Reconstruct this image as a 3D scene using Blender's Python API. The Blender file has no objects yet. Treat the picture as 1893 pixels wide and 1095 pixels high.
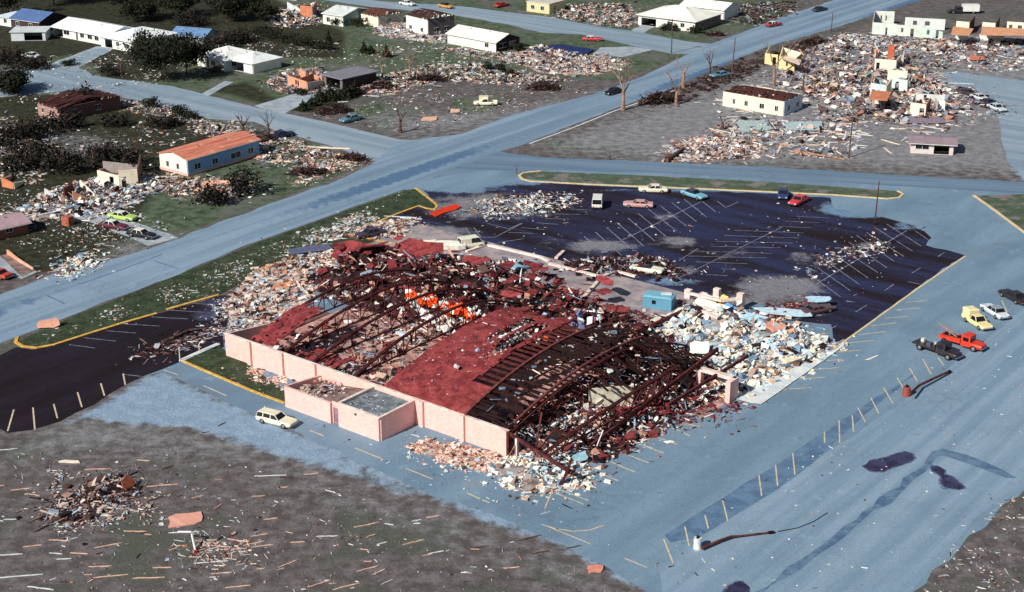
import bpy, bmesh, math, random
import numpy as np
from mathutils import Vector, Matrix
random.seed(7)
RNG = np.random.default_rng(11)
R = math.radians
scene = bpy.context.scene

# ------------------------------------------------------------------ camera
CAM_H, PITCH, FPX, CX, CY = 86.0, R(21.1), 2866.0, 946.5, 547.5
cd = bpy.data.cameras.new('camera')
cd.sensor_width = 36.0
cd.lens = FPX / 1893.0 * 36.0
cd.clip_start = 1.0
cd.clip_end = 12000.0
cam = bpy.data.objects.new('camera', cd)
scene.collection.objects.link(cam)
cam.location = (0, 0, CAM_H)
cam.rotation_euler = (R(90) - PITCH, 0, 0)
scene.camera = cam

# ------------------------------------------------------------------ sky, sun, exposure
SUN_AZ, SUN_EL = R(45.5), R(36.0)          # direction the light travels over the ground, height
world = bpy.data.worlds.new('World')
scene.world = world
world.use_nodes = True
nt = world.node_tree
sky = nt.nodes.new('ShaderNodeTexSky')
sky.sky_type = 'NISHITA'
sky.sun_disc = False
sky.sun_elevation = SUN_EL
sky.sun_rotation = math.atan2(-math.cos(SUN_AZ), -math.sin(SUN_AZ))
bg = nt.nodes['Background']
bg.inputs['Strength'].default_value = 0.05
nt.links.new(sky.outputs['Color'], bg.inputs['Color'])
sl = bpy.data.lights.new('sun', 'SUN')
sl.energy = 5.0
sl.angle = R(0.5)
sl.color = (1.0, 0.95, 0.86)
sun = bpy.data.objects.new('sun', sl)
scene.collection.objects.link(sun)
sd = Vector((math.cos(SUN_AZ) * math.cos(SUN_EL), math.sin(SUN_AZ) * math.cos(SUN_EL), -math.sin(SUN_EL)))
sun.rotation_euler = sd.to_track_quat('-Z', 'Y').to_euler()
sun.location = (-150, 0, 200)
scene.view_settings.view_transform = 'Standard'
scene.view_settings.look = 'None'
scene.view_settings.exposure = 0.1
scene.view_settings.gamma = 1.0

# ------------------------------------------------------------------ survey: map reference -> ground
def at(x, y, z=0.0):
    u, v = (x - CX) / FPX, (CY - y) / FPX
    c, s = math.cos(PITCH), math.sin(PITCH)
    d = (u, c + v * s, -s + v * c)
    t = (z - CAM_H) / d[2]
    return Vector((d[0] * t, d[1] * t, z))
def at2(x, y, z=0.0):
    p = at(x, y, z); return (p.x, p.y)
GRID = R(-38.0)                           # the town grid
EA = Vector((math.cos(GRID), math.sin(GRID), 0))
EB = Vector((-math.sin(GRID), math.cos(GRID), 0))
O0 = at(418, 617, 3.4); O0.z = 0
def S(s, b, z=0.0):                       # store frame -> world
    return O0 + EA * s + EB * b + Vector((0, 0, z))

# ------------------------------------------------------------------ helpers
def lin(c):
    return tuple(((v / 255) / 12.92 if v / 255 <= 0.04045 else ((v / 255 + 0.055) / 1.055) ** 2.4) for v in c[:3])
def C(r, g, b, k=1.0):
    return tuple(min(0.9, v * k) for v in lin((r, g, b)))
def tag(o, label=None, cat=None, group=None, kind=None):
    if label: o['label'] = label
    if cat: o['category'] = cat
    if group: o['group'] = group
    if kind: o['kind'] = kind
    return o
def empty(name, loc, rz=0.0):
    o = bpy.data.objects.new(name, None)
    scene.collection.objects.link(o)
    o.location = loc; o.rotation_euler = (0, 0, rz)
    o.empty_display_size = 0.3
    return o
def link(name, me, mats, parent=None):
    o = bpy.data.objects.new(name, me)
    scene.collection.objects.link(o)
    for m in (mats if isinstance(mats, (list, tuple)) else [mats]): me.materials.append(m)
    if parent is not None: o.parent = parent
    return o
class MB:
    def __init__(s): s.v = []; s.f = []; s.m = []; s.c = []; s.col = (1, 1, 1)
    def face(s, idx, mi=0): s.f.append(idx); s.m.append(mi); s.c.append(s.col)
    def hexa(s, p, mi=0):                 # 8 points: bottom 4 ccw, top 4 ccw
        n = len(s.v); s.v += [tuple(q) for q in p]
        for q in ((3, 2, 1, 0), (4, 5, 6, 7), (0, 1, 5, 4), (1, 2, 6, 5), (2, 3, 7, 6), (3, 0, 4, 7)):
            s.face([n + i for i in q], mi)
    def box(s, x0, x1, y0, y1, z0, z1, mi=0):
        s.hexa([(x0, y0, z0), (x1, y0, z0), (x1, y1, z0), (x0, y1, z0), (x0, y0, z1), (x1, y0, z1), (x1, y1, z1), (x0, y1, z1)], mi)
    def obox(s, c, size, rot, mi=0):
        hx, hy, hz = size[0] / 2, size[1] / 2, size[2] / 2
        P = [(-hx, -hy, -hz), (hx, -hy, -hz), (hx, hy, -hz), (-hx, hy, -hz), (-hx, -hy, hz), (hx, -hy, hz), (hx, hy, hz), (-hx, hy, hz)]
        c = Vector(c); s.hexa([c + rot @ Vector(q) for q in P], mi)
    def bar(s, a, b, w, h=None, mi=0):
        a = Vector(a); b = Vector(b); h = h or w
        d = b - a; L = d.length
        if L < 1e-5: return
        q = d.to_track_quat('X', 'Z').to_matrix()
        s.obox((a + b) / 2, (L, w, h), q, mi)
    def tube(s, pts, rad, n=7, mi=0, cap=True):
        rings = []
        for i, p in enumerate(pts):
            p = Vector(p)
            d = Vector(pts[min(i + 1, len(pts) - 1)]) - Vector(pts[max(i - 1, 0)])
            q = d.to_track_quat('Z', 'Y').to_matrix()
            r = rad[i] if isinstance(rad, (list, tuple)) else rad
            k = len(s.v)
            for j in range(n):
                a = 2 * math.pi * j / n
                s.v.append(tuple(p + q @ Vector((r * math.cos(a), r * math.sin(a), 0))))
            rings.append(k)
        for k0, k1 in zip(rings, rings[1:]):
            for j in range(n): s.face([k0 + j, k0 + (j + 1) % n, k1 + (j + 1) % n, k1 + j], mi)
        if cap:
            s.face([rings[0] + j for j in reversed(range(n))], mi); s.face([rings[-1] + j for j in range(n)], mi)
    def loft(s, rings, mi=0, caps=True):
        n = len(rings[0]); ks = []
        for r in rings:
            ks.append(len(s.v)); s.v += [tuple(p) for p in r]
        for a, b in zip(ks, ks[1:]):
            for j in range(n): s.face([a + j, a + (j + 1) % n, b + (j + 1) % n, b + j], mi)
        if caps:
            s.face([ks[0] + j for j in reversed(range(n))], mi); s.face([ks[-1] + j for j in range(n)], mi)
    def poly(s, pts, mi=0):
        n = len(s.v); s.v += [tuple(p) for p in pts]; s.face(list(range(n, n + len(pts))), mi)
    def prism(s, pts, h, mi=0):           # pts ccw in plan at their own z, extruded up by h
        n = len(s.v); k = len(pts)
        s.v += [tuple(p) for p in pts] + [(p[0], p[1], p[2] + h) for p in pts]
        s.face([n + i for i in reversed(range(k))], mi); s.face([n + k + i for i in range(k)], mi)
        for i in range(k): s.face([n + i, n + (i + 1) % k, n + k + (i + 1) % k, n + k + i], mi)
    def build(s, name, mats, parent=None, color=False, fix=True):
        me = bpy.data.meshes.new(name)
        me.from_pydata(s.v, [], s.f)
        mats = mats if isinstance(mats, (list, tuple)) else [mats]
        if len(mats) > 1: me.polygons.foreach_set('material_index', s.m)
        if fix:
            bm = bmesh.new(); bm.from_mesh(me); bmesh.ops.recalc_face_normals(bm, faces=bm.faces); bm.to_mesh(me); bm.free()
        if color:
            at_ = me.color_attributes.new('tint', 'FLOAT_COLOR', 'CORNER')
            arr = np.ones((len(me.loops), 4), np.float32); k = 0
            for f, c in zip(s.f, s.c):
                arr[k:k + len(f), :3] = c; k += len(f)
            at_.data.foreach_set('color', arr.ravel())
        return link(name, me, mats, parent)

# ------------------------------------------------------------------ materials
class N:
    def __init__(s, name):
        s.mat = bpy.data.materials.new(name); s.mat.use_nodes = True
        s.t = s.mat.node_tree; s.b = s.t.nodes['Principled BSDF']
        s.co = s.t.nodes.new('ShaderNodeTexCoord').outputs['Object']
    def map(s, scale=(1, 1, 1), rz=0.0):
        # rotate first, then stretch
        r = s.t.nodes.new('ShaderNodeVectorRotate'); r.rotation_type = 'Z_AXIS'; r.inputs['Angle'].default_value = -rz
        s.t.links.new(s.co, r.inputs['Vector'])
        m = s.t.nodes.new('ShaderNodeVectorMath'); m.operation = 'MULTIPLY'; m.inputs[1].default_value = scale
        s.t.links.new(r.outputs[0], m.inputs[0]); return m.outputs[0]
    def noise(s, scale, detail=4, rough=.55, vec=None):
        n = s.t.nodes.new('ShaderNodeTexNoise'); n.inputs['Scale'].default_value = scale
        n.inputs['Detail'].default_value = detail; n.inputs['Roughness'].default_value = rough
        s.t.links.new(vec or s.co, n.inputs['Vector']); return n.outputs['Fac']
    def ramp(s, fac, lo, hi):
        m = s.t.nodes.new('ShaderNodeMapRange'); m.interpolation_type = 'SMOOTHSTEP'
        m.inputs['From Min'].default_value = lo; m.inputs['From Max'].default_value = hi
        s.t.links.new(fac, m.inputs['Value']); return m.outputs['Result']
    def math(s, op, a, b):
        m = s.t.nodes.new('ShaderNodeMath'); m.operation = op
        for i, x in enumerate((a, b)):
            if isinstance(x, (int, float)): m.inputs[i].default_value = x
            else: s.t.links.new(x, m.inputs[i])
        return m.outputs[0]
    def mix(s, fac, a, b, mode='MIX'):
        m = s.t.nodes.new('ShaderNodeMix'); m.data_type = 'RGBA'; m.blend_type = mode
        for k, x in ((0, fac), (6, a), (7, b)):
            if isinstance(x, (int, float)): m.inputs[k].default_value = x
            elif isinstance(x, tuple): m.inputs[k].default_value = (*x[:3], 1)
            else: s.t.links.new(x, m.inputs[k])
        return m.outputs[2]
    def attr(s, name):
        a = s.t.nodes.new('ShaderNodeAttribute'); a.attribute_name = name; return a
    def grain(s, col, scale, amt):
        n = s.noise(scale, 2, .7)
        g = s.math('ADD', s.math('MULTIPLY', s.math('SUBTRACT', n, .5), amt * 3), 1.0)
        return s.mix(1.0, col, g, 'MULTIPLY')
    def done(s, col, rough=.85, metal=0.0, bump=None, spec=.25):
        if isinstance(col, tuple): s.b.inputs['Base Color'].default_value = (*col[:3], 1)
        else: s.t.links.new(col, s.b.inputs['Base Color'])
        s.b.inputs['Roughness'].default_value = rough
        s.b.inputs['Metallic'].default_value = metal
        s.b.inputs['Specular IOR Level'].default_value = spec
        if bump:
            b = s.t.nodes.new('ShaderNodeBump'); b.inputs['Strength'].default_value = bump[1]; b.inputs['Distance'].default_value = .2
            s.t.links.new(s.noise(bump[0], 3), b.inputs['Height']); s.t.links.new(b.outputs[0], s.b.inputs['Normal'])
        return s.mat
def patchy(name, c1, c2, scale=.5, lo=.38, hi=.62, grain=(6, .25), rough=.88, bump=None, stretch=None):
    n = N(name)
    vec = n.map((1, stretch, 1), GRID) if stretch else None
    col = n.mix(n.ramp(n.noise(scale, 5, .6, vec), lo, hi), c1, c2)
    if grain: col = n.grain(col, *grain)
    return n.done(col, rough, bump=bump)
M = {}
# paint and small things
def plain(name, c, rough=.6, var=.25, scale=3):
    n = N(name); col = n.grain(n.mix(n.ramp(n.noise(scale * .4, 4), .3, .7), tuple(v * (1 - var) for v in c), c), scale * 4, .12)
    return n.done(col, rough)
PAINT = {}
def paint(c, rough=.35, dirt=.3):
    k = (c, rough)
    if k not in PAINT:
        n = N('car_paint')
        col = n.mix(n.math('MULTIPLY', n.ramp(n.noise(2.2, 5), .45, .75), dirt), c, C(110, 100, 95))
        PAINT[k] = n.done(col, rough, spec=.5)
    return PAINT[k]
n = N('tinted_pieces'); M['tint'] = n.done(n.grain(n.attr('tint').outputs['Color'], 2.5, .18), .9)
n = N('leaves'); M['leaf'] = n.done(n.grain(n.attr('tint').outputs['Color'], .6, .25), .8)
M['bark'] = patchy('bark', C(70, 50, 48), C(110, 88, 82), 2, grain=(9, .3))
M['paletrunk'] = patchy('stripped_bark', C(120, 92, 82), C(165, 135, 118), 2, grain=(9, .3))
M['glass'] = N('window_glass').done((.012, .014, .02), .12, spec=.6)
M['black'] = N('dark_opening').done((.006, .004, .006), .9)
M['tyre'] = N('rubber').done((.012, .011, .012), .8)
M['chrome'] = N('chrome').done((.5, .5, .52), .3, 1.0)
M['rimsteel'] = N('hubcap').done((.35, .36, .38), .4, .6)
M['lamp'] = N('headlamp').done((.7, .72, .72), .2)
M['red_lamp'] = N('tail_lamp').done((.3, .02, .02), .3)
# ground
def ground_material():
    n = N('storm_ground')
    g = n.attr('w_grass').outputs['Fac']; p = n.attr('w_pale').outputs['Fac']; q = n.attr('w_gravel').outputs['Fac']; dk = n.attr('w_dark').outputs['Fac']
    n1 = n.noise(.09, 6, .62); n2 = n.noise(.55, 5, .65); n3 = n.noise(2.6, 4, .7)
    def sel(w, a=.55, lo=.42, hi=.62):
        nn = n.math('ADD', n.math('MULTIPLY', n1, .45), n.math('MULTIPLY', n2, .55))
        return n.ramp(n.math('ADD', w, n.math('MULTIPLY', n.math('SUBTRACT', nn, .5), a * 2)), lo, hi)
    field = n.mix(n.ramp(n2, .35, .68), C(80, 74, 74), C(114, 109, 111))
    field = n.mix(n.ramp(n1, .48, .66), field, C(80, 84, 76))
    grass = n.mix(n.ramp(n2, .33, .68), C(50, 66, 46), C(92, 106, 84))
    grass = n.mix(n.ramp(n1, .45, .7), grass, C(98, 100, 96))
    dark = n.mix(n.ramp(n2, .35, .66), C(28, 29, 19), C(58, 60, 42))
    dark = n.mix(n.ramp(n3, .58, .8), dark, C(78, 68, 66))
    pale = n.mix(n.ramp(n2, .35, .7), C(112, 112, 116), C(142, 143, 149))
    grav = n.mix(n.ramp(n2, .35, .7), C(125, 148, 172), C(142, 164, 186))
    col = n.mix(sel(g), field, grass)
    col = n.mix(sel(dk), col, dark)
    col = n.mix(sel(p, .5, .3, .75), col, pale)
    col = n.mix(sel(q, .4), col, grav)
    col = n.grain(col, 5, .26)
    col = n.grain(col, 1.3, .14)
    return n.done(col, .95, bump=(2.5, .5))
M['ground'] = ground_material()
def paved(name, c1, c2, cd, scale=.12, stretch=.18, wear=.5, grain=.1, lo=.45, hi=.6, rz=None, spots=0.0, fade=None):
    n = N(name)
    v = n.map((stretch, 1, 1), GRID + R(90) if rz is None else rz)
    col = n.mix(n.ramp(n.noise(scale, 5, .6, v), .35, .65), c1, c2)
    col = n.mix(n.math('MULTIPLY', n.ramp(n.noise(scale * 6, 4, .6, v), .5, .75), .5), col, c1)
    col = n.mix(n.math('MULTIPLY', n.ramp(n.noise(.5, 5), .58, .72), .35), col, c2)
    w = n.attr('wear').outputs['Fac']
    nn = n.math('ADD', n.math('MULTIPLY', n.noise(.25, 5, .65), .7), n.math('MULTIPLY', n.noise(1.6, 4, .7), .3))
    col = n.mix(n.ramp(n.math('ADD', w, n.math('MULTIPLY', n.math('SUBTRACT', nn, .5), wear * 2)), lo, hi), col, cd)
    if spots:                             # drips, patches and cracks of an old surface
        col = n.mix(n.math('MULTIPLY', n.ramp(n.noise(.9, 4, .65), .62, .7), spots), col, tuple(c * .55 for c in c1))
        col = n.mix(n.math('MULTIPLY', n.ramp(n.noise(.06, 4, .6), .5, .66), spots * .6), col, tuple(c * .8 for c in c1))
        col = n.mix(n.math('MULTIPLY', n.ramp(n.noise(.33, 5, .7), .6, .68), spots * .7), col, tuple(c * 1.28 for c in c2))
        vo = n.t.nodes.new('ShaderNodeTexVoronoi'); vo.feature = 'DISTANCE_TO_EDGE'; vo.inputs['Scale'].default_value = .075
        ad = n.t.nodes.new('ShaderNodeMixRGB'); ad.blend_type = 'ADD'; ad.inputs[0].default_value = 1
        nn2 = n.t.nodes.new('ShaderNodeTexNoise'); nn2.inputs['Scale'].default_value = .2; n.t.links.new(n.co, nn2.inputs['Vector'])
        sc = n.t.nodes.new('ShaderNodeVectorMath'); sc.operation = 'SCALE'; sc.inputs['Scale'].default_value = 9; n.t.links.new(nn2.outputs['Color'], sc.inputs[0])
        n.t.links.new(n.co, ad.inputs[1]); n.t.links.new(sc.outputs[0], ad.inputs[2]); n.t.links.new(ad.outputs[0], vo.inputs['Vector'])
        ck = n.math('SUBTRACT', 1.0, n.ramp(vo.outputs['Distance'], .004, .02))
        col = n.mix(n.math('MULTIPLY', n.math('MULTIPLY', ck, n.ramp(n.noise(.05, 3), .52, .62)), .35), col, tuple(c * .7 for c in c1))
    if fade:
        fw = n.attr('fade').outputs['Fac']
        col = n.mix(n.ramp(n.math('ADD', fw, n.math('MULTIPLY', n.math('SUBTRACT', nn, .5), 1.5)), .42, .75), col, fade)
    col = n.grain(col, 4, grain); col = n.grain(col, 1.1, grain * .7)
    return n.done(col, .9, bump=(3, .25))
M['concrete'] = paved('blue_grey_pavement', C(105, 130, 152), C(121, 146, 166), C(146, 162, 178), spots=.7)
M['gravel'] = paved('pale_gravel_lot', C(114, 139, 161), C(135, 158, 178), C(164, 176, 188), stretch=.04, scale=.32, spots=.45)
M['road'] = paved('road_surface', C(108, 132, 154), C(134, 156, 176), C(80, 110, 142), scale=.34, stretch=.03, wear=.22, spots=.4)
M['street'] = paved('street_surface', C(122, 142, 160), C(146, 162, 176), C(110, 136, 160), spots=.3, scale=.3, stretch=.05, rz=GRID)
M['street2'] = paved('side_street_surface', C(92, 116, 140), C(112, 134, 156), C(140, 156, 170), spots=.3, scale=.3, stretch=.04, rz=R(-12))
M['lot'] = paved('sealed_lot', C(28, 17, 24), C(40, 46, 80), C(122, 122, 130), scale=.24, stretch=.14, wear=1.0, grain=.5, lo=.36, hi=.84, rz=GRID, fade=C(104, 132, 158))
M['lot2'] = paved('sealed_lot_dark', C(18, 8, 14), C(32, 24, 38), C(70, 76, 108), scale=.14, stretch=.2, wear=.8, grain=.4, lo=.42, hi=.85)
M['stain'] = paved('oil_stain', C(44, 38, 66), C(62, 66, 100), C(80, 100, 130), scale=.5, stretch=1, wear=.9, grain=.3, fade=C(124, 150, 175))
M['damp'] = patchy('damp_strip', C(80, 108, 138), C(98, 126, 154), .5, grain=(3, .2))
M['track'] = patchy('tyre_track', C(74, 100, 130), C(100, 126, 152), .6, grain=(3, .25))
M['slab'] = patchy('store_slab', C(136, 128, 136), C(168, 156, 156), .35, grain=(2, .2))
M['storefloor'] = patchy('store_floor', C(140, 104, 100), C(200, 158, 148), .5, grain=(1.5, .3))
M['walk'] = patchy('white_walk', C(196, 206, 212), C(226, 228, 226), .5, grain=(3, .15))
M['drive'] = patchy('driveway', C(140, 152, 166), C(168, 176, 184), .4, grain=(2, .15))
M['yellow'] = patchy('yellow_kerb_paint', C(196, 150, 62), C(222, 180, 96), 1.2, grain=(4, .2))
M['paleyellow'] = patchy('faded_kerb_paint', C(204, 178, 128), C(222, 200, 160), 1.2, grain=(4, .2))
M['line'] = patchy('worn_white_line', C(104, 108, 132), C(150, 152, 168), 1.4, grain=(6, .3))
M['yline'] = patchy('worn_yellow_line', C(184, 174, 154), C(214, 196, 156), 1.4, grain=(6, .25))
# store
def brick(name, c1, c2, mortar):
    n = N(name)
    b = n.t.nodes.new('ShaderNodeTexBrick')
    m = n.t.nodes.new('ShaderNodeCombineXYZ'); sx = n.t.nodes.new('ShaderNodeSeparateXYZ')
    n.t.links.new(n.co, sx.inputs[0])
    n.t.links.new(n.math('ADD', sx.outputs[0], sx.outputs[1]), m.inputs[0]); n.t.links.new(sx.outputs[2], m.inputs[1])
    n.t.links.new(m.outputs[0], b.inputs['Vector'])
    b.inputs['Color1'].default_value = (*c1, 1); b.inputs['Color2'].default_value = (*c2, 1); b.inputs['Mortar'].default_value = (*mortar, 1)
    b.inputs['Scale'].default_value = 1.0; b.inputs['Brick Width'].default_value = .4; b.inputs['Row Height'].default_value = .2; b.inputs['Mortar Size'].default_value = .012
    col = n.mix(n.math('MULTIPLY', n.ramp(n.noise(.7, 5), .45, .75), .35), b.outputs['Color'], mortar)
    col = n.grain(col, 3, .1)
    return n.done(col, .9)
M['pinkbrick'] = brick('pink_brick', C(224, 174, 166), C(236, 190, 182), C(242, 208, 200))
M['coping'] = patchy('pale_coping', C(214, 190, 182), C(236, 222, 214), 1, grain=(3, .1))
M['redroof'] = patchy('maroon_roofing', C(112, 42, 46), C(146, 64, 66), .7, grain=(2.6, .55), bump=(1.5, .5))
n = N('roof_deck_boards')
v = n.map((.12, 4.5, 1), 0)
col = n.mix(n.ramp(n.noise(1.0, 3, .6, v), .38, .62), C(16, 6, 7), C(50, 25, 23))
col = n.mix(n.math('MULTIPLY', n.ramp(n.noise(.5, 5), .5, .75), .5), col, C(64, 30, 29))
M['deck'] = n.done(n.grain(col, 5, .3), .9)
M['rib'] = patchy('rib_flashing', C(88, 44, 44), C(120, 66, 62), 1.2, grain=(4, .25))
M['truss'] = patchy('rust_truss', C(66, 28, 30), C(104, 50, 48), 1.2, grain=(4, .25))
M['tar'] = patchy('tar_gravel_roof', C(92, 104, 112), C(132, 140, 146), .8, grain=(5, .3))
M['tarpink'] = patchy('torn_roof_deck', C(104, 86, 84), C(148, 124, 118), .6, grain=(4, .3))

# ------------------------------------------------------------------ plan geometry helpers
def inside(px, py, poly):
    r = np.zeros(len(px), bool); n = len(poly); j = n - 1
    for i in range(n):
        xi, yi = poly[i]; xj, yj = poly[j]
        c = ((yi > py) != (yj > py)) & (px < (xj - xi) * (py - yi) / (yj - yi + 1e-12) + xi)
        r ^= c; j = i
    return r
def edist(px, py, poly):
    d = np.full(len(px), 1e9); n = len(poly)
    for i in range(n):
        ax, ay = poly[i]; bx, by = poly[(i + 1) % n]
        dx, dy = bx - ax, by - ay
        t = np.clip(((px - ax) * dx + (py - ay) * dy) / (dx * dx + dy * dy + 1e-9), 0, 1)
        d = np.minimum(d, np.hypot(px - ax - t * dx, py - ay - t * dy))
    return d
def sdist(px, py, poly):
    return np.where(inside(px, py, poly), 1, -1) * edist(px, py, poly)
def W(px_pts, z=0.0): return [at2(x, y, z) for x, y in px_pts]
def sheet(name, px_pts, z, mat, step=3.0, wear=None, jitter=0.0, seg=3.0, world=False, fade=None, lim=70):
    """flat sheet with gridded interior, a slightly ragged edge and a per-vertex 'wear' weight"""
    P = list(px_pts) if world else W(px_pts)
    if jitter:
        Q = []
        for i, a in enumerate(P):
            b = P[(i + 1) % len(P)]
            L = math.hypot(b[0] - a[0], b[1] - a[1]); k = max(1, int(L / seg))
            nx, ny = -(b[1] - a[1]) / (L + 1e-9), (b[0] - a[0]) / (L + 1e-9)
            for j in range(k):
                o = random.gauss(0, jitter) if j else 0
                Q.append((a[0] + (b[0] - a[0]) * j / k + nx * o, a[1] + (b[1] - a[1]) * j / k + ny * o))
        P = Q
    bm = bmesh.new()
    bm.faces.new([bm.verts.new((x, y, z)) for x, y in P])
    if step:
        xs = [p[0] for p in P]; ys = [p[1] for p in P]
        for ax, lo, hi in ((0, min(xs), max(xs)), (1, min(ys), max(ys))):
            k = max(2, min(lim, int((hi - lo) / step)))
            for i in range(1, k):
                co = [0, 0, z]; no = [0, 0, 0]; co[ax] = lo + (hi - lo) * i / k; no[ax] = 1
                bmesh.ops.bisect_plane(bm, geom=bm.verts[:] + bm.edges[:] + bm.faces[:], plane_co=co, plane_no=no)
    else:
        bmesh.ops.triangulate(bm, faces=bm.faces[:])
    bm.normal_update()
    if sum(f.normal.z * f.calc_area() for f in bm.faces) < 0: bmesh.ops.reverse_faces(bm, faces=bm.faces[:])
    me = bpy.data.meshes.new(name); bm.to_mesh(me); bm.free()
    co = np.zeros(len(me.vertices) * 3); me.vertices.foreach_get('co', co); co = co.reshape(-1, 3)
    w = wear(co[:, 0], co[:, 1]) if wear else np.zeros(len(co))
    a = me.attributes.new('wear', 'FLOAT', 'POINT'); a.data.foreach_set('value', w.astype(np.float32))
    if fade is not None:
        a = me.attributes.new('fade', 'FLOAT', 'POINT'); a.data.foreach_set('value', fade(co[:, 0], co[:, 1]).astype(np.float32))
    return tag(link(name, me, mat), kind='structure')
def blobs(items):                          # soft elliptical weights: (x,y,rx,ry) in photo pixels -> ground
    its = []
    for x, y, rx, ry, s in items:
        c = at(x, y); u = at(x + rx, y) - c; v = at(x, y - ry) - c
        its.append((c.x, c.y, abs(u.x), abs(v.y), s))
    def fn(px, py):
        w = np.zeros(len(px))
        for cx, cy, rx, ry, s in its:
            d = np.sqrt(((px - cx) / rx) ** 2 + ((py - cy) / ry) ** 2)
            w = np.maximum(w, s * np.clip(1.5 - d, 0, 1))
        return w
    return fn

# ================================================================== GROUND
grass_polys = [W(p) for p in (
    [(-200, 40), (460, -20), (820, -20), (960, 25), (1250, 90), (1270, 105), (1140, 150), (960, 140), (700, 160), (620, 200), (540, 205), (180, 140), (-200, 100)], [(640, 200), (700, 190), (780, 200), (760, 235), (700, 235)], [(830, 185), (930, 175), (920, 205), (840, 215)],
    [(-200, 190), (90, 175), (300, 200), (500, 245), (690, 290), (620, 330), (280, 455), (-200, 560)],
    [(1000, 265), (1160, 235), (1210, 255), (1190, 285), (1020, 280)], [(1430, 262), (1500, 250), (1550, 275), (1500, 292), (1420, 285)], [(1330, 208), (1450, 222), (1440, 232), (1330, 218)], [(1560, 200), (1640, 200), (1640, 220), (1560, 220)], [(1580, 90), (1700, 100), (1680, 118), (1560, 112)], [(1740, 180), (1810, 185), (1800, 205), (1740, 200)],
    [(830, -20), (1500, -20), (1440, 40), (1280, 80), (1000, 30)], [(20, 640), (240, 545), (760, 345), (810, 385), (640, 440), (745, 455), (560, 470), (400, 545)],
    [(955, 320), (1670, 352), (1668, 368), (960, 335)], [(1800, 362), (2100, 365), (2000, 500)], [(335, 670), (415, 640), (540, 735), (525, 745)])]
dark_polys = [W(p) for p in (
    [(-200, -20), (470, -20), (640, 60), (640, 110), (500, 105), (350, 60), (330, 150), (200, 150), (150, 100), (-200, 150)],
    [(-200, 190), (150, 170), (420, 245), (480, 260), (300, 330), (230, 455), (120, 500), (-200, 560)], [(40, 630), (240, 550), (380, 510), (400, 545), (60, 642)],
    [(380, 165), (460, 150), (525, 190), (490, 195)], [(530, 205), (600, 150), (680, 160), (620, 215)])]
pale_polys = [W(p) for p in ([(1000, 278), (1140, 208), (1420, 112), (1600, 62), (1960, 60), (1960, 332), (1413, 310), (1200, 302)], [(60, 800), (200, 760), (420, 800), (640, 890), (900, 985), (1200, 1100), (1120, 1110), (860, 1000), (620, 920), (420, 860), (220, 840), (40, 850)], 
    [(225, 715), (300, 690), (560, 805), (800, 940), (900, 985), (700, 900), (520, 850), (340, 800), (180, 790), (90, 812), (15, 802)],
    [(990, 262), (1140, 205), (1300, 215), (1330, 240), (1210, 262), (1230, 288), (1000, 282)], [(1575, 240), (1655, 240), (1660, 322), (1590, 318)],
    [(660, 215), (950, 195), (1130, 160), (1140, 175), (860, 246), (735, 256)], [(1300, 215), (1560, 240), (1570, 300), (1240, 292)],
    [(190, 455), (270, 440), (280, 470), (190, 490)], [(90, 250), (200, 245), (225, 275), (120, 290)])]
grav_polys = [W(p) for p in ([(250, 708), (300, 690), (560, 805), (760, 915), (640, 880), (480, 830), (330, 790), (160, 775), (120, 785)], [(1190, 1095), (1040, 1010), (900, 965), (700, 880), (560, 810), (600, 800), (900, 930), (1260, 1095)],
                             [(1640, 1120), (1700, 1060), (1893, 880), (1930, 800), (1600, 900), (1500, 1120)], [(1740, 130), (1893, 150), (1893, 330), (1845, 200)],
                             [(1870, 230), (2000, 230), (2000, 400), (1880, 330)])]
def build_ground():
    x0, x1, y0, y1, st = -190.0, 190.0, 112.0, 520.0, 1.25
    xs = np.arange(x0, x1 + .1, st); ys = np.arange(y0, y1 + .1, st)
    nx, ny = len(xs), len(ys)
    X, Y = np.meshgrid(xs, ys); X = X.ravel(); Y = Y.ravel()
    def wsum(polys, soft):
        w = np.zeros(len(X))
        for p in polys: w = np.maximum(w, np.clip(.5 + sdist(X, Y, p) / soft, 0, 1))
        return w
    wg = wsum(grass_polys, 8); wd = wsum(dark_polys, 10) * .95; wp = wsum(pale_polys, 26) * .8; wq = wsum(grav_polys, 9)
    i = np.arange(nx * ny).reshape(ny, nx)
    q = np.stack([i[:-1, :-1], i[:-1, 1:], i[1:, 1:], i[1:, :-1]], -1).reshape(-1, 4)
    V = np.stack([X, Y, np.zeros(len(X))], 1)
    far = [(-4000, -3000, 0), (4000, -3000, 0), (4000, 9000, 0), (-4000, 9000, 0)]
    k = len(V)
    faces = [tuple(r) for r in q.tolist()]
    c = [0, nx - 1, nx * ny - 1, nx * (ny - 1)]
    rows = [list(range(0, nx)), [nx * j + nx - 1 for j in range(ny)], list(range(nx * ny - 1, nx * (ny - 1) - 1, -1)), [nx * j for j in range(ny - 1, -1, -1)]]
    for s_ in range(4):
        faces.append(tuple([k + s_, k + (s_ + 1) % 4] + rows[s_][::-1]))
    me = bpy.data.meshes.new('ground')
    me.from_pydata(V.tolist() + far, [], faces)
    for nme, w in (('w_grass', wg), ('w_pale', wp), ('w_gravel', wq), ('w_dark', wd)):
        a = me.attributes.new(nme, 'FLOAT', 'POINT')
        a.data.foreach_set('value', np.concatenate([w, [.6, .6, .6, .6]]).astype(np.float32) if nme == 'w_grass' else np.concatenate([w, [0, 0, 0, 0]]).astype(np.float32))
    return tag(link('ground', me, M['ground']), kind='structure')
build_ground()

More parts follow.
